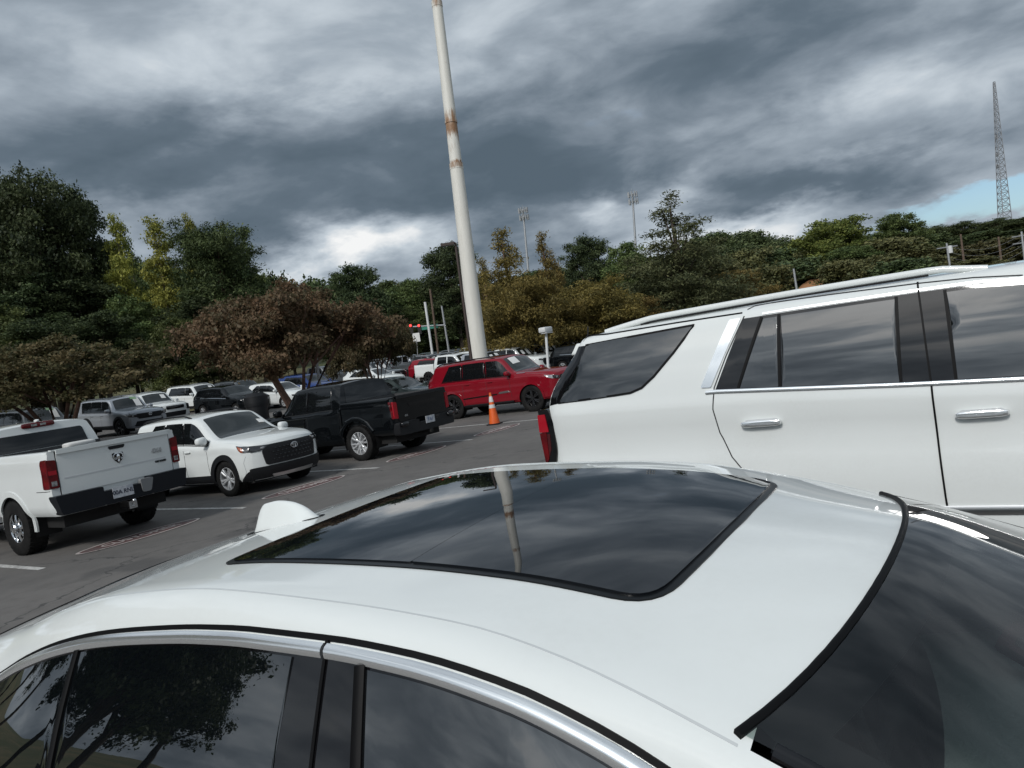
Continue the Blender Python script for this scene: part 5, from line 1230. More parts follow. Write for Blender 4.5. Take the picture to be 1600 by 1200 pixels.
TN = {'oak': ('oak_tree', 'tree'), 'oak2': ('oak_tree', 'tree'), 'poplar': ('poplar_tree', 'tree'), 'poplar2': ('poplar_tree', 'tree'), 'pine': ('pine_tree', 'tree'), 'green': ('leafy_tree', 'tree'), 'bright': ('leafy_tree', 'tree'), 'cypress': ('cypress_tree', 'tree'), 'cypress_low': ('cypress_tree', 'tree'),
      'cedar': ('cedar_tree', 'tree'), 'far': ('woodland_tree', 'tree'), 'far_brown': ('woodland_tree', 'tree'), 'far_pine': ('pine_tree', 'tree'), 'crape': ('crape_myrtle', 'tree'), 'crape2': ('crape_myrtle', 'tree')}
def plant_at(kind, x, y, h, wscale, label, group=None, rz=None, z=None):
    cm, tm, H, W_ = PROTO[kind]; gz = float(terrain(x, y)) if z is None else z; s = h / H
    o = empty(TN[kind][0], (x, y, gz), random.uniform(0, 6.28) if rz is None else rz, label, TN[kind][1], group); o.scale = (s * wscale, s * wscale, s)
    inst('trunk', tm, o); inst('crown', cm, o); return o
def plant(kind, px, ytop, depth, label, group=None, half=None, rz=None):
    """px, ytop: where the tip shows; half: half width of the crown in photo pixels"""
    P = at_depth(px, ytop, depth); gz = float(terrain(P[0], P[1])); h = max(2.0, P[2] - gz); cm, tm, H, W_ = PROTO[kind]
    ws = 1.0 if half is None else (half * depth / FPX) / (W_ * h / H)
    return plant_at(kind, P[0], P[1], h, ws, label, group, rz)
plant('crape', 437, 452, 25, 'broad crape myrtle with brown-red autumn leaves and several trunks', half=143)
plant('crape2', 572, 494, 33, 'smaller crape myrtle with brown leaves behind the black pickup', half=60)
plant('crape2', 70, 538, 29, 'crape myrtle turning from green to brown behind the white pickup', half=150)
G1 = 'dark trees at the edge of the wood'
plant('oak', 34, 276, 62, 'tall dark oak with a ragged crown above the green-brown crape myrtle', half=84)
plant('oak2', 104, 300, 66, 'dark oak standing against the tall oak beside the yellow poplars', half=54)
plant('oak2', -60, 290, 64, 'dark oak cut off beside the tall ragged oak', half=100)
plant('poplar', 176, 340, 64, 'yellow-green poplar close beside the dark oaks', half=33)
plant('poplar', 238, 343, 63, 'widest yellowing poplar with a rounded tip', half=35)
plant('poplar', 291, 338, 80, 'yellow poplar tip behind the dark pine', half=20)
plant('pine', 328, 350, 62, 'dense dark pine with a bare pinkish trunk above the crape myrtle', half=66)
plant('poplar2', 345, 350, 76, 'narrow green poplar rising over the dense pine', half=16); plant('poplar2', 376, 358, 74, 'narrow green poplar on the outer flank of the dense pine', half=22); plant('poplar2', 200, 372, 76, 'slim green tree between the two yellow poplars', half=18)
gU = 'understory trees at the foot of the wood'
for i, (px, yt, dp, hf, kd) in enumerate([(20, 430, 60, 80, 'oak2'), (110, 440, 62, 70, 'oak2'), (190, 465, 60, 50, 'green'), (250, 470, 66, 60, 'oak2'), (150, 490, 56, 55, 'oak2'), (212, 440, 66, 40, 'bright'), (60, 500, 54, 60, 'oak2'), (300, 470, 60, 55, 'oak2'), (370, 470, 62, 50, 'green'), (415, 450, 66, 40, 'green'), (-20, 480, 54, 60, 'green'), (265, 500, 56, 45, 'green'), (335, 520, 56, 45, 'oak2')]):
    plant(kd, px, yt, dp, {'oak2': 'dark low tree among the wood behind the crape myrtles', 'green': 'mid green low tree among the wood behind the crape myrtles', 'bright': 'pale yellow-green tree among the wood under the poplars'}[kd], gU, hf)
plant('oak2', 549, 417, 80, 'dark evergreen with an open layered top above the crape myrtles', half=42)
gM = 'trees across the road behind the traffic lights'
for px, yt, dp, hf, kd in [(470, 440, 95, 45, 'far'), (505, 448, 100, 40, 'far'), (600, 442, 98, 45, 'green'), (640, 438, 92, 42, 'green'), (580, 460, 90, 38, 'far'), (665, 470, 95, 30, 'green'), (440, 455, 92, 40, 'far_brown'), (530, 470, 85, 40, 'far'), (620, 480, 84, 34, 'green'), (560, 500, 82, 40, 'far'), (660, 505, 88, 36, 'far'), (700, 470, 96, 36, 'far'), (715, 500, 92, 36, 'green'), (610, 520, 80, 30, 'far')]:
    plant(kd, px, yt, dp, {'far': 'dark woodland tree behind the traffic lights', 'green': 'green woodland tree behind the traffic lights', 'far_brown': 'brownish woodland tree behind the red crape myrtle'}[kd], gM, hf)
plant('oak2', 698, 383, 88, 'tall airy tree behind the lamp post beside the white pole', half=46)
plant('cypress', 782, 366, 56, 'golden bald cypress right beside the white pole', half=62); plant('cypress', 846, 370, 58, 'pointed golden bald cypress with the narrowest tip', half=38); plant('cypress', 752, 410, 60, 'golden bald cypress half hidden by the white pole', half=36)
plant('cypress_low', 805, 440, 50, 'golden bald cypress spreading low over the parked cars', half=75); plant('cypress_low', 915, 440, 54, 'low spreading golden bald cypress beside the floodlight', half=85); plant('cypress_low', 975, 470, 60, 'low golden-green cypress under the tall cedar', half=60); plant('cypress', 870, 418, 62, 'small golden bald cypress beside the dark round tree', half=30)
plant('oak2', 912, 373, 92, 'dark round tree standing between the golden cypress and the cedar', half=40)
plant('green', 972, 382, 86, 'green tree below the farther phone mast', half=40); plant('green', 995, 400, 80, 'green tree against the flank of the tall cedar', half=40)
plant('cedar', 1046, 314, 66, 'tall grey-green cedar with drooping branches', half=118)
plant('cypress_low', 1120, 430, 74, 'brownish low tree behind the roof of the tall suv', half=70)
gR = 'trees on the hillside beyond the tall suv'
lab = {'far': 'dark green tree on the wooded hillside beyond the suv', 'far_brown': 'brown-green tree on the wooded hillside beyond the suv', 'far_pine': 'dark pine on the ridge by the lattice mast', 'green': 'fuller green tree on the near slope beyond the suv'}
for i in range(26):
    px = 1085 + i * 21 + random.uniform(-8, 8); ridge = np.interp(px, [1080, 1160, 1240, 1330, 1420, 1500, 1600], [372, 366, 374, 372, 362, 352, 334]) + random.uniform(-6, 9)
    plant('far' if px < 1430 else 'far_pine', px, ridge, random.uniform(210, 260), lab['far' if px < 1430 else 'far_pine'], gR, random.uniform(24, 32))
for i in range(30):
    px = 1080 + i * 18 + random.uniform(-8, 8); yt = np.interp(px, [1080, 1250, 1600], [392, 392, 368]) + random.uniform(-10, 22); k_ = random.choice(['far', 'far', 'far_brown'])
    plant(k_, px, yt, random.uniform(130, 185), lab[k_], gR, random.uniform(26, 42))
for i in range(16):
    px = 1120 + i * 32 + random.uniform(-10, 10); yt = np.interp(px, [1100, 1600], [425, 395]) + random.uniform(-14, 14); k_ = random.choice(['far', 'far_brown', 'far_brown'])
    plant(k_, px, yt, random.uniform(90, 120), lab[k_], gR, random.uniform(30, 48))
for i in range(24):
    px = -40 + i * 20 + random.uniform(-8, 8); plant('far', px, np.interp(px, [0, 430], [395, 440]) + random.uniform(-10, 20), random.uniform(100, 130), 'dark tree deep in the wood behind the poplars', 'trees deep in the wood', random.uniform(26, 40))
for i in range(20):
    px = 430 + i * 34 + random.uniform(-8, 8); plant('far', px, np.interp(px, [430, 700, 1000, 1100], [455, 440, 400, 385]) + random.uniform(-4, 16), random.uniform(150, 190), 'dark tree in the distant wood along the road', 'trees in the distant wood along the road', random.uniform(26, 38))
plant('bright', 1296, 342, 120, 'bright green round tree on the slope beyond the suv', half=52); plant('green', 1402, 334, 135, 'dark green tree with a split crown on the skyline', half=38); plant('green', 1330, 385, 105, 'fuller green tree below the bright round tree', half=45)
plant('far_brown', 1385, 372, 110, 'brown leaning tree on the slope beside the split-crown tree', half=50); plant('far_brown', 1560, 372, 105, 'rusty brown tree on the slope beside the utility poles', half=46); plant('far_brown', 1450, 390, 108, 'dull brown tree on the slope between the utility poles', half=40)
# trees behind the photographer: the side windows mirror them
gB = 'trees behind the photographer'
for x, y, h, k_ in [(-27, -11, 17, 'oak'), (-38, -22, 15, 'oak2'), (-6, -40, 8, 'green'), (2, -42, 8, 'green'), (10, -42, 9, 'oak2'), (20, -40, 9, 'green'), (-14, -40, 9, 'oak2'), (30, -34, 12, 'oak2'), (42, -28, 12, 'green'), (-40, -14, 14, 'oak2'), (-48, -2, 15, 'oak2'), (-34, -16, 16, 'oak'), (-46, -9, 16, 'oak2'), (-56, -6, 17, 'oak'), (-60, 4, 16, 'oak2'), (-64, 10, 16, 'oak')]:
    plant_at(k_, x, y, h, 1.0, 'tree standing behind the photographer across the lot', gB)
# ------------------------------------------------------------------ further parked cars
def slope_pitch(x): return math.atan(.05) if x < -18 else 0.0
def spot(x, y): return (x, y, float(terrain(x, y)))
def silver_suv():
    x = -35.4; c = auto('boxy_suv', 'silver boxy off-road suv with black wheel flares and a green windshield tag', spot(x, 19.15), 0, M_silver, cat='suv', L=4.9, W=.97, H=1.82, hood=1.20, nose=1.12, cowl=1.45, hdr=1.95, cowlz=1.27, beltf=1.15, beltr=1.20, slant=.3, fo=.95, wb=2.85, r=.41, zb=.40,
             style='black', clad=M_plastic, pillars=((-.02, -.08), (-.92, -1.0), (-1.75, -1.9)), bowf=.24, rails=M_satin, pitch=slope_pitch(x), handles=(.12, -.75), arch_add=.08)
    nose_set(c, None, None, 1, (.78, 1.02), (.86, 1.02), gw=.60, lw=(.62, .9)); c.panel('lower_bumper', rnd([(-.8, .68), (.8, .68), (.7, .45), (-.7, .45)], .05), 'front', M_plastic, .02, 16, 4, .04)
    for sg in (1, -1): c.panel('bumper_insert', [(sg * .55, .84), (sg * .85, .80), (sg * .85, .52), (sg * .70, .52)], 'front', M_silver, .03, 8, 4, .03)
    sticker(c, .45, .45, .30, .34); sticker(c, .12, .35, .30, .12, mat('green_tag', (.22, .36, .20), .6), 'windshield_tag'); return c
SILV = silver_suv()
def white_family(name, label, x, y, m=M_white2, **k):
    c = auto(name, label, spot(x, y), 0, m, cat='suv', L=4.95, W=.99, H=1.74, hood=1.12, nose=1.04, cowl=1.35, hdr=1.95, cowlz=1.20, beltf=1.08, beltr=1.14, slant=.3, fo=.9, wb=2.9, r=.37, zb=.28, style='five', pillars=((-.02, -.08), (-.95, -.95), (-1.85, -1.65)), bowf=.24, rails=M_satin, pitch=slope_pitch(x), clad=M_gloss, **k)
    c.panel('grille', rnd([(-.50, .98), (.50, .98), (.50, .80), (-.50, .80)], .04), 'front', M_gloss, .012, 16, 4, .03); c.panel('lower_grille', rnd([(-.62, .66), (.62, .66), (.55, .42), (-.55, .42)], .05), 'front', M_plastic, .012, 16, 4, .03)
    for sg in (1, -1): l = c.panel('headlight', rnd([(sg * .66, 1.0), (sg * .86, .98), (sg * .86, .70), (sg * .68, .72)], .03), 'front', M_lamp, .012, 8, 5, .03)
    sticker(c, .4, .4, .25, .2); return c
TELL = white_family('family_suv', 'white three-row suv with a square black headlamp beside the silver suv', -38.9, 22.6)
DARK = auto('dark_suv', 'black rounded suv with chrome window line behind the white crossover', spot(-35.3, 25.2), 0, M_black, cat='suv', L=4.7, W=.95, H=1.66, hood=1.06, nose=.98, cowl=1.4, hdr=2.05, cowlz=1.16, beltf=1.02, beltr=1.10, slant=.45, fo=.85, wb=2.86, r=.36, style='five', pillars=((-.05, -.12), (-.9, -.85), (-1.5, -1.2)), trim=M_chrome, pitch=slope_pitch(-35), bowf=.34)
nose_set(DARK, None, None, 1, (.55, .85), (.72, .86), gw=.5, lw=(.52, .84), lampm=M_clear)
HATCH = auto('hatchback', 'white hatchback with a sloping tail behind the crape myrtle trunks', spot(-35.3, 28.4), 0, M_white2, L=4.55, W=.9, H=1.48, hood=.92, nose=.82, cowl=1.25, hdr=2.05, cowlz=1.02, beltf=.93, beltr=1.02, slant=.8, fo=.95, wb=2.7, r=.33, style='five', pillars=((-.05, -.15), (-.85, -.8), (-1.5, -1.1)), pitch=slope_pitch(-35), bowf=.4)
nose_set(HATCH, None, None, 1, (.35, .58), (.62, .74), gw=.55, lw=(.5, .8))
def repaint(o, old, new):
    for ch in [o] + list(o.children_recursive):
        for s in ch.material_slots:
            if s.material is old: s.link = 'OBJECT'; s.material = new
def copy_car(c, old, new, label, x, y, yaw=0.0, group=None, name=None, z=None):
    o = copy_tree(c.root); o['label'] = label
    if 'group' in o: del o['group']
    if group: o['group'] = group
    o.location = spot(x, y) if z is None else (x, y, z); o.rotation_euler = (0, slope_pitch(x) * math.cos(yaw), yaw)
    if name: o.name = name
    if new is not old: repaint(o, old, new)
    return o
copy_car(TELL, M_white2, M_white2, 'white suv parked farther back between the white and black suvs', -43.4, 28.6, name='family_suv')
copy_car(DARK, M_black, M_grey, 'dark grey suv roof showing behind the black rounded suv', -43.3, 31.8, name='dark_suv')
copy_car(HATCH, M_white2, M_white2, 'white hatchback under the smaller crape myrtle', -35.3, 36.2, name='hatchback')
copy_car(DARK, M_black, M_blue, 'bright blue suv behind the cab of the black pickup', -36.4, 31.6, name='blue_suv')
copy_car(DARK, M_black, M_red, 'dark red rounded suv behind the large red suv', -33.6, 41.0, name='red_suv')
copy_car(SILV, M_silver, M_grey, 'grey boxy suv half hidden behind the white pickup cab', -36.0, 15.7, name='boxy_suv')
copy_car(DARK, M_black, M_dkgreen, 'dark green-grey suv beyond the roof of the white pickup', -35.5, 12.4, name='dark_suv')
SEDN = auto('grey_sedan', 'dark grey-green sedan between the black pickup and the red suv', spot(-22.6, 24.3), 0, M_dkgreen, L=4.8, W=.92, H=1.45, hood=.90, nose=.80, cowl=1.3, hdr=2.05, cowlz=1.0, beltf=.92, beltr=.98, rear='sedan', fo=.95, wb=2.8, r=.335, zb=.2, style='five', pillars=((-.1, -.2), (-.95, -.85), (-1.3, -1.0)), bowf=.4, pitch=slope_pitch(-22))
nose_set(SEDN, None, None, 1, (.35, .56), (.60, .72), gw=.55, lw=(.5, .8), lampm=M_clear); tail_set(SEDN, (.72, .86), (.4, .8))
def lot_pickup():
    c = pickup('lot_pickup', 'white new pickup with a window sticker in the far lot beside the white pole', spot(-30.4, 38.6), 0, M_white2, 5.4, .98, 1.86, 3.7, 1.33, .40, 1.18, 1.20, .95, 1.2, 'black', ((.1, .08), (-.78, -.74)), .40, pitch=slope_pitch(-28), detail=False)
    nose_set(c, None, None, 1, (.6, 1.02), (.88, 1.02), gw=.6, lw=(.64, .88)); sticker(c, .5, .30, .36, .32); sticker(c, .5, -.30, .28, .22); return c
LOTP = lot_pickup()
gF = 'new pickups lined up in the far lot'
pal = [(M_white2, 'white'), (M_grey, 'grey'), (M_black, 'black'), (M_silver, 'silver'), (M_grey, 'grey'), (M_dkgreen, 'dark green'), (M_black, 'black')]
rows = [(-27.0, [37.0, 40.4, 43.8, 47.2, 50.6, 54.0], [3, 0, 0, 4, 1, 0]), (-31.5, [41.9, 45.2, 48.5, 51.8, 55.1, 58.4, 61.7], [0, 3, 5, 1, 4, 0, 2]), (-37.5, [38.2, 44.4, 47.6, 50.8, 54.0, 57.2, 60.4, 63.6, 66.8], [1, 4, 1, 3, 0, 2, 1, 0, 3]), (-44.8, [40.5, 43.8, 47.1, 50.4, 53.7, 57.0, 60.3, 63.6, 66.9], [1, 2, 4, 3, 5, 1, 0, 4, 1])]
for x, ys, cs in rows:
    for y, ci in zip(ys, cs):
        m_, nm = pal[ci]; rw_ = {-27.0: 'row just past the white pole', -31.5: 'row next to the red suv', -37.5: 'middle row of the far lot', -44.8: 'rear row below the grass bank'}[x]
        copy_car(LOTP, M_white2, m_, f'{nm} new pickup with white window sticker in the {rw_}', x, y, group=gF, name='lot_pickup')
copy_car(RED, M_red, M_red, 'red suv far beyond the floodlight in the far lot', -22.0, 51.0, name='red_suv')
copy_car(TELL, M_white2, M_white2, 'white suv parked under the golden cypress in the far lot', -21.5, 44.5, name='family_suv')
copy_car(DARK, M_black, M_black, 'black suv beside the floodlight post in the far lot', -22.0, 41.2, name='dark_suv')
# cars behind the photographer, seen only in the dark side glass
copy_car(TELL, M_white2, M_white2, 'white suv parked across the aisle behind the photographer', -14, -9, R(90), name='family_suv', group='cars behind the photographer'); copy_car(TELL, M_white2, M_silver, 'silver suv parked across the aisle behind the photographer', -9.5, -10, R(90), name='family_suv', group='cars behind the photographer')

# ------------------------------------------------------------------ street furniture
def cone_():
    x, y = -12.42, 17.18; o = empty('traffic_cone', (x, y, 0), R(12), 'orange traffic cone with two white bands standing in the empty stall', 'traffic cone')
    MO = mat('cone_orange', (.72, .115, .012), .5, var=(7, (.60, .09, .012))); MW = mat('reflective_band', (.72, .72, .70), .35, var=(10, (.5, .5, .49)))
    h = .90; r = lambda z: .155 - .128 * (z - .03) / (h - .03)
    MB().lathe([(r(.03), .03), (r(.3), .3), (r(.5), .5), (r(h), h), (.018, h + .006), (.0, h + .006)], 28, 'z').build('cone_body', MO, o)
    for z0, z1 in ((.47, .57), (.64, .80)): MB().lathe([(r(z0) + .001, z0), (r(z0) + .003, z0), (r(z1) + .003, z1), (r(z1) + .001, z1)], 28, 'z').build('white_band', MW, o)
    MB().prism(rnd([(-.19, -.19), (.19, -.19), (.19, .19), (-.19, .19)], .05), 0, .035).build('cone_base', M_plastic, o)
cone_()
def big_pole():
    D = 37.0; a = at_depth(748, 552, D); b = at_depth(682, 0, D); ax = (b - a) / np.linalg.norm(b - a); t = (a[2] - float(terrain(a[0], a[1])) + .3) / ax[2]; base = a - ax * t
    m = mat('old_white_pole_paint', (.66, .65, .60), .55); tt = m.node_tree; g = NG(tt); bs = tt.nodes['Principled BSDF']; co = g.add('ShaderNodeTexCoord').outputs['Object']
    sp = g.add('ShaderNodeSeparateXYZ', {0: co}); z = sp.outputs[2]; L = t + np.linalg.norm(b - a)
    def band(z0, hw_, soft, amp): return g.math('MULTIPLY', g.maprange(g.math('ABSOLUTE', g.math('SUBTRACT', z, z0)), hw_, hw_ + soft, 1, 0), amp)
    zpix = lambda py: t + np.linalg.norm(b - a) * (552 - py) / 552
    streak = g.noise(g.vmath('MULTIPLY', co, (5, 5, .7)).outputs[0], 1.3, 6, .7).outputs['Fac']; fine_ = g.noise(co, 6, 5, .7).outputs['Fac']
    rust = g.math('ADD', band(zpix(190), .22, .9, .85), g.math('ADD', band(zpix(222), .5, .9, .45), g.math('ADD', band(zpix(258), .10, .25, .8), band(zpix(5), .15, .4, .8))))
    spots = g.maprange(g.noise(co, 2.2, 2, .4).outputs['Fac'], .70, .76, 0, .55)
    f = g.maprange(g.math('ADD', g.math('MULTIPLY', rust, .75), g.math('MULTIPLY', g.math('SUBTRACT', streak, .55), 1.5)), .28, .75, 0, 1)
    f = g.math('MULTIPLY', f, g.maprange(rust, .02, .2, 0, 1)); f = g.math('MAXIMUM', f, g.math('MULTIPLY', spots, g.maprange(fine_, .5, .62, 0, 1)))
    col = g.mixc(g.maprange(streak, .4, .8, 0, .5), (.68, .665, .61), (.54, .52, .46)); rc = g.mixc(fine_, (.13, .06, .03), (.40, .24, .13)); g.l.new(g.mixc(f, col, rc), bs.inputs['Base Color'])
    bp = g.add('ShaderNodeBump', {'Strength': .3, 'Height': g.math('ADD', f, g.math('MULTIPLY', fine_, .3))}); bp.inputs['Distance'].default_value = .02; g.l.new(bp.outputs[0], bs.inputs['Normal'])
    rp = lambda w: w * D / FPX / 2
    root = empty('sign_pole', tuple(base), 0, 'huge old white steel sign pole with rusty joints', 'pole'); root.rotation_euler = Vector(tuple(ax)).to_track_quat('Z', 'Y').to_euler()
    segs = [(0, zpix(258), rp(28), rp(20.5)), (zpix(258), zpix(190), rp(19), rp(18)), (zpix(190), zpix(5), rp(18.4), rp(16)), (zpix(5), L + 4, rp(15), rp(14))]
    for z0, z1, r0, r1 in segs: MB().lathe([(r0, z0), (r1, z1)], 40, 'z').build('pole_section', m, root)
    for py, w, hh in ((258, 21.5, .22), (190, 19.6, .10), (5, 17, .2)): MB().lathe([(rp(w) * .9, zpix(py) - hh), (rp(w), zpix(py) - hh), (rp(w), zpix(py) + hh * .3), (rp(w) * .9, zpix(py) + hh * .3)], 40, 'z').build('joint_collar', m, root)
    MB().lathe([(.9, -.1), (.9, .35), (.86, .4), (0.01, .4)], 32, 'z').build('footing', M_conc, root)
big_pole()
M_bronze = mat('bronze_lamp_paint', (.045, .03, .024), .5); M_galv = mat('galvanised_steel', (.34, .35, .36), .5, .5); M_wood = mat('weathered_wood_pole', (.13, .09, .065), .9, bump=(20, .6), var=(4, (.085, .06, .045))); M_pale = mat('pale_grey_paint', (.62, .63, .63), .5)
def post(name, label, cat, px0, py0, px1, py1, D, r0, r1, m, group=None, n=10, part='pole'):
    """upright between two photo points at a given distance, carried down to the ground"""
    a, b = at_depth(px0, py0, D), at_depth(px1, py1, D); ax = b - a; g0 = float(terrain(a[0], a[1])); t = (g0 - .2 - a[2]) / ax[2]; base = a + ax * t
    o = empty(name, tuple(base), 0, label, cat, group); MB().tube([(0, 0, 0), tuple(b - base)], [r0, r1], n).build(part, m, o); o['_top'] = 0; del o['_top']
    return o, b - base
S_ = lambda v: tuple(float(q) for q in v)
o, tp = post('lamp_post', 'tall bronze lamp post with a flat head beside the white pole', 'lamp post', 735, 552, 712, 384, 34, .085, .06, M_bronze)
hd = at_depth(704, 380, 34) - np.array(o.location); MB().tube([tp, tp + np.array([0, 0, .12]), (tp + hd) / 2 + np.array([0, 0, .12])], .04, 8).build('arm', M_bronze, o); dv = (hd - tp); dv[2] = 0; dv /= np.linalg.norm(dv)
MB().box(tp + dv * .35 + np.array([0, 0, .12]), (.62, .34, .11), (S_(dv), S_((-dv[1], dv[0], 0)), (0, 0, 1))).build('lamp_head', M_bronze, o)
o, tp = post('floodlight', 'white post with a square white floodlight in the far lot', 'floodlight', 856, 566, 853, 520, 30, .055, .055, M_pale)
MB().blob(tp + np.array([0, 0, .12]), (.34, .62, .22), 7).box(tp + np.array([.05, 0, -.01]), (.26, .5, .03)).build('lamp_head', M_pale, o)
o, tp = post('lamp_post', 'slim pale lamp post with a small bright head among the golden cypress', 'lamp post', 823, 540, 806, 470, 52, .06, .05, M_pale); MB().blob(tp + np.array([.1, .15, .05]), (.3, .5, .14), 4).build('lamp_head', M_pale, o)
o, tp = post('lamp_post', 'short grey post standing behind the bed of the black pickup', 'post', 500, 602, 494, 560, 26, .05, .05, M_galv)
# signals and utility poles by the road
o, tp = post('signal_pole', 'pale mast carrying the red traffic signals', 'traffic light', 700, 540, 690, 478, 66, .11, .08, M_galv)
e = at_depth(640, 511, 66) - np.array(o.location); s0 = at_depth(694, 508, 66) - np.array(o.location); MB().tube([s0, e], .07, 8).build('mast_arm', M_galv, o)
M_sig = mat('signal_housing', (.012, .012, .012), .6); M_on = mat('red_signal_lit', (.6, .02, .02), .4, emit=((1.0, .06, .05), 1.6)); M_sgn = mat('street_sign_green', (.03, .22, .16), .5)
vd = CF.copy(); vd[2] = 0; vd /= np.linalg.norm(vd); rt_ = np.array([vd[1], -vd[0], 0])
for px in (642, 655):
    p = at_depth(px, 511, 66) - np.array(o.location); h_ = MB().box(p + np.array([0, 0, -.2]), (.30, .26, .85), (S_(rt_), S_(vd), (0, 0, 1))).build('signal_head', M_sig, o, smooth=False)
    MB().blob(p + np.array([0, 0, .12]) - vd * .17, (.22, .22, .22), 2).build('red_light', M_on, h_)
p = at_depth(671, 511, 66) - np.array(o.location); MB().box(p, (1.5, .05, .35), (S_(rt_), S_(vd), (0, 0, 1))).build('street_sign', M_sgn, o, smooth=False)
post('utility_pole', 'pale concrete pole left of the street name sign', 'utility pole', 674, 541, 664, 472, 65, .11, .11, M_pale); post('utility_pole', 'brown wooden pole beside the traffic signals', 'utility pole', 684, 545, 672, 452, 62, .10, .09, M_wood); post('utility_pole', 'dark wooden pole right of the white pole', 'utility pole', 766, 535, 757, 470, 64, .08, .08, M_wood)
o, tp = post('road_sign', 'small white road sign below the traffic signals', 'sign', 652, 545, 651, 530, 64, .03, .03, M_galv); MB().box(tp + np.array([0, 0, .15]), (.6, .03, .75), (S_(rt_), S_(vd), (0, 0, 1))).build('sign_plate', M_paper, o, smooth=False)
# utility poles and wires on the hillside
def upole(px0, py0, px1, py1, D, label, arms=1, m=M_wood):
    o, tp = post('utility_pole', label, 'utility pole', px0, py0, px1, py1, D, .17, .12, m)
    for k in range(arms): MB().box(tp + np.array([0, 0, -.5 - .9 * k]), (2.6, .12, .14), (S_(rt_), S_(vd), (0, 0, 1))).build('crossarm', m, o, smooth=False)
    return o, np.array(o.location) + tp
u1 = upole(1484, 415, 1479, 380, 95, 'pale utility pole with a transformer on the hillside', 1, M_galv); MB().lathe([(.001, 0), (.28, 0), (.28, .9), (.001, .95)], 14, 'z', c=tuple(u1[1] - np.array(u1[0].location) + np.array([.3, .1, -1.3]))).build('transformer', M_pale, u1[0])
u2 = upole(1507, 416, 1501, 366, 100, 'tall wooden utility pole above the suv roof', 0); u3 = upole(1600, 395, 1596, 362, 95, 'utility pole with crossarms near the rusty brown tree', 2, M_galv); u4 = upole(1565, 412, 1560, 370, 98, 'wooden utility pole in front of the rusty brown tree', 0); u5 = upole(1243, 440, 1240, 420, 90, 'short pale post on the slope above the suv roof', 0, M_galv)
for k in range(4):
    a, b = u1[1] + np.array([0, 0, -.4 - .7 * k]), u3[1] + np.array([0, 0, -.3 - .7 * k]); pts = [a + (b - a) * t - np.array([0, 0, 1.1 * 4 * t * (1 - t)]) for t in np.linspace(0, 1, 16)]
    w = MB().tube(pts, .012, 5).build('power_line', M_galv); tag(w, 'sagging power line strung between the hillside utility poles', 'cable', 'power lines on the hillside')
# phone masts and the lattice tower
def mast(px0, py0, px1, py1, D, label):
    o, tp = post('phone_mast', label, 'phone mast', px0, py0, px1, py1, D, .55, .35, M_galv, part='mast_shaft')
    for zz in (-.6, -3.4):
        b = MB()
        for k in range(3):
            a = k * 2.09; c_ = tp + np.array([1.6 * math.cos(a), 1.6 * math.sin(a), zz]); b.tube([tp + np.array([0, 0, zz]), c_], .12, 6)
        b.tube([tp + np.array([1.7 * math.cos(a), 1.7 * math.sin(a), zz]) for a in np.linspace(0, 2 * math.pi, 13)], .1, 6).build('antenna_platform', M_galv, o)
        for k in range(9):
            a = k * .7; MB().box(tp + np.array([1.8 * math.cos(a), 1.8 * math.sin(a), zz + .1]), (.35, .35, 2.1)).build('antenna_panel', M_galv, o, smooth=False)
    MB().tube([tp, tp + np.array([0, 0, 1.8])], .06, 6).build('lightning_rod', M_galv, o)
mast(996, 430, 988, 302, 300, 'phone mast with two antenna rings above the green trees'); mast(826, 430, 817, 327, 300, 'phone mast behind the golden cypress')
def lattice():
    D = 420; base, top = at_depth(1570, 352, D), at_depth(1553, 128, D); ax = top - base; o = empty('lattice_tower', S_(base), 0, 'tall steel lattice tower on the wooded ridge', 'tower')
    g0 = float(terrain(base[0], base[1])); H = ax[2]; n = 22; ms = mat('tower_steel', (.26, .27, .29), .6, .3)
    w = lambda t: 3.9 * (1 - t) + .65 * t; pt = lambda t, k: ax * t + np.array([w(t) * math.cos(k * 2.094 + .4), w(t) * math.sin(k * 2.094 + .4), 0])
    t0 = (g0 - base[2]) / H
    for k in range(3): MB().tube([pt(t0, k), pt(0, k), pt(1, k)], [.30, .28, .16], 6).build('tower_leg', ms, o)
    for i in range(n):
        a, b = i / n, (i + 1) / n; br = MB()
        for k in range(3): br.tube([pt(a, k), pt(b, (k + 1) % 3)], .12, 5).tube([pt(a, (k + 1) % 3), pt(b, k)], .12, 5).tube([pt(b, k), pt(b, (k + 1) % 3)], .11, 5)
        br.build('lattice_bay', ms, o)
    for t in (.42, .5, .62): MB().blob(pt(t, 1) + np.array([.6, 0, 0]), (1.3, 1.3, 2.4), 4).build('dish', ms, o)
lattice()
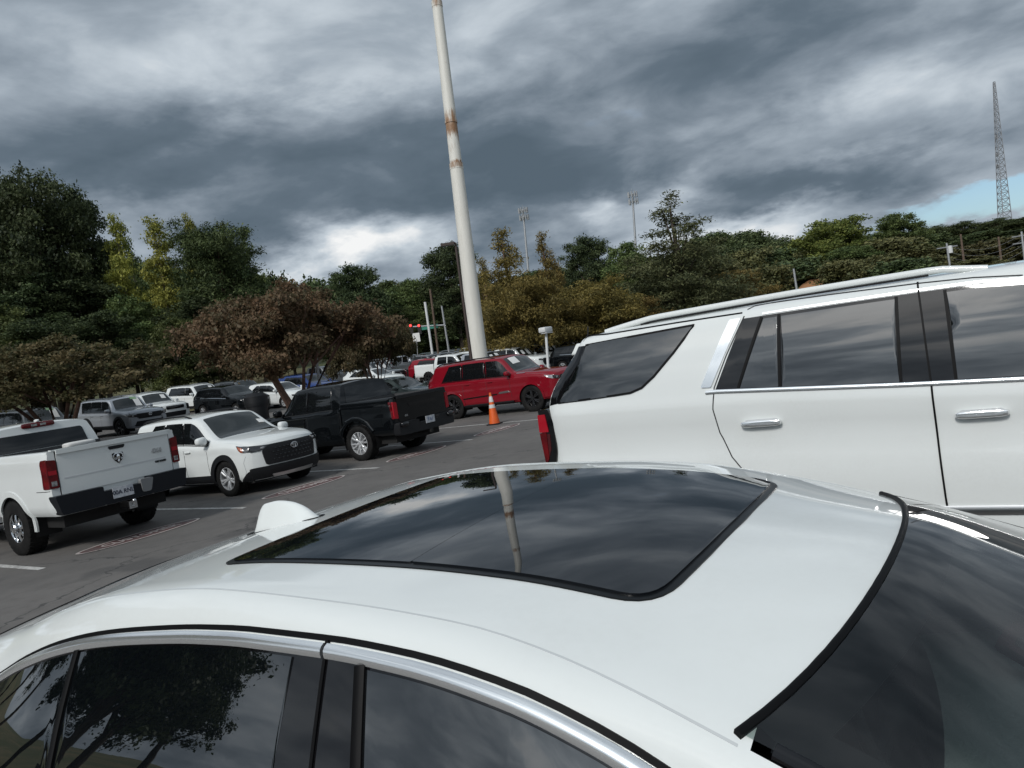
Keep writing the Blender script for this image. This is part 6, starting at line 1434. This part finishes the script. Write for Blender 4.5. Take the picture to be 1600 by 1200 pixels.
# bin, hut and bright earth cut
p = at_depth(402, 640, 20); z = float(terrain(p[0], p[1])); o = empty('litter_bin', (p[0], p[1], z), 0, 'dark round litter bin behind the white crossover', 'bin'); hb = at_depth(402, 613, 20)[2] - z
MB().lathe([(.26, 0), (.28, .1), (.28, hb - .35), (.30, hb - .35), (.30, hb - .28)], 20, 'z').build('bin_body', M_plastic, o); MB().lathe([(.31, hb - .28), (.30, hb - .1), (.2, hb), (0.001, hb)], 20, 'z').build('bin_lid', M_plastic, o)
p = at_depth(822, 528, 74); z = float(terrain(p[0], p[1])); o = empty('shed', (p[0], p[1], z - .1), R(30), 'small white shed under the golden cypress', 'shed'); MB().box((0, 0, 1.5), (3.2, 2.6, 3.0)).build('wall', M_pale, o, smooth=False); MB().prism([(-1.8, 3.0), (1.8, 3.0), (0, 3.7)], -1.5, 1.5, lambda a, b, h: (a, h, b)).build('roof', M_pale, o, smooth=False); MB().box((0, -1.32, 1.05), (.95, .05, 2.1)).build('door', M_galv, o, smooth=False)
p = at_depth(1310, 428, 100); m_ = mat('red_clay', (.34, .17, .08), .95, bump=(3, 1.0), var=(1.2, (.24, .12, .06)))
def mound(px, py, D, L, h, lab_):
    p = at_depth(px, py, D); z = float(terrain(p[0], p[1])); V, Fc = [], []; n, k_ = 18, 7; qr = random.Random(int(px))
    for i in range(n):
        for j in range(k_):
            u, v = i / (n - 1) * 2 - 1, j / (k_ - 1); rr = max(0, 1 - u * u) ** .6; hh = (p[2] - z + h) * rr * (v ** .8) * (1 + qr.uniform(-.12, .12)); q_ = rt_ * u * L + vd * (v * 5 - 2.5); V.append((q_[0], q_[1], hh))
    for i in range(n - 1):
        for j in range(k_ - 1): Fc.append((i * k_ + j, (i + 1) * k_ + j, (i + 1) * k_ + j + 1, i * k_ + j + 1))
    o = mk('earth_bank', V, Fc, m_, ang=60); o.location = (p[0], p[1], z - .3); tag(o, kind='structure')
mound(1330, 424, 102, 9, .6, ''); mound(1420, 414, 104, 5, .6, '')
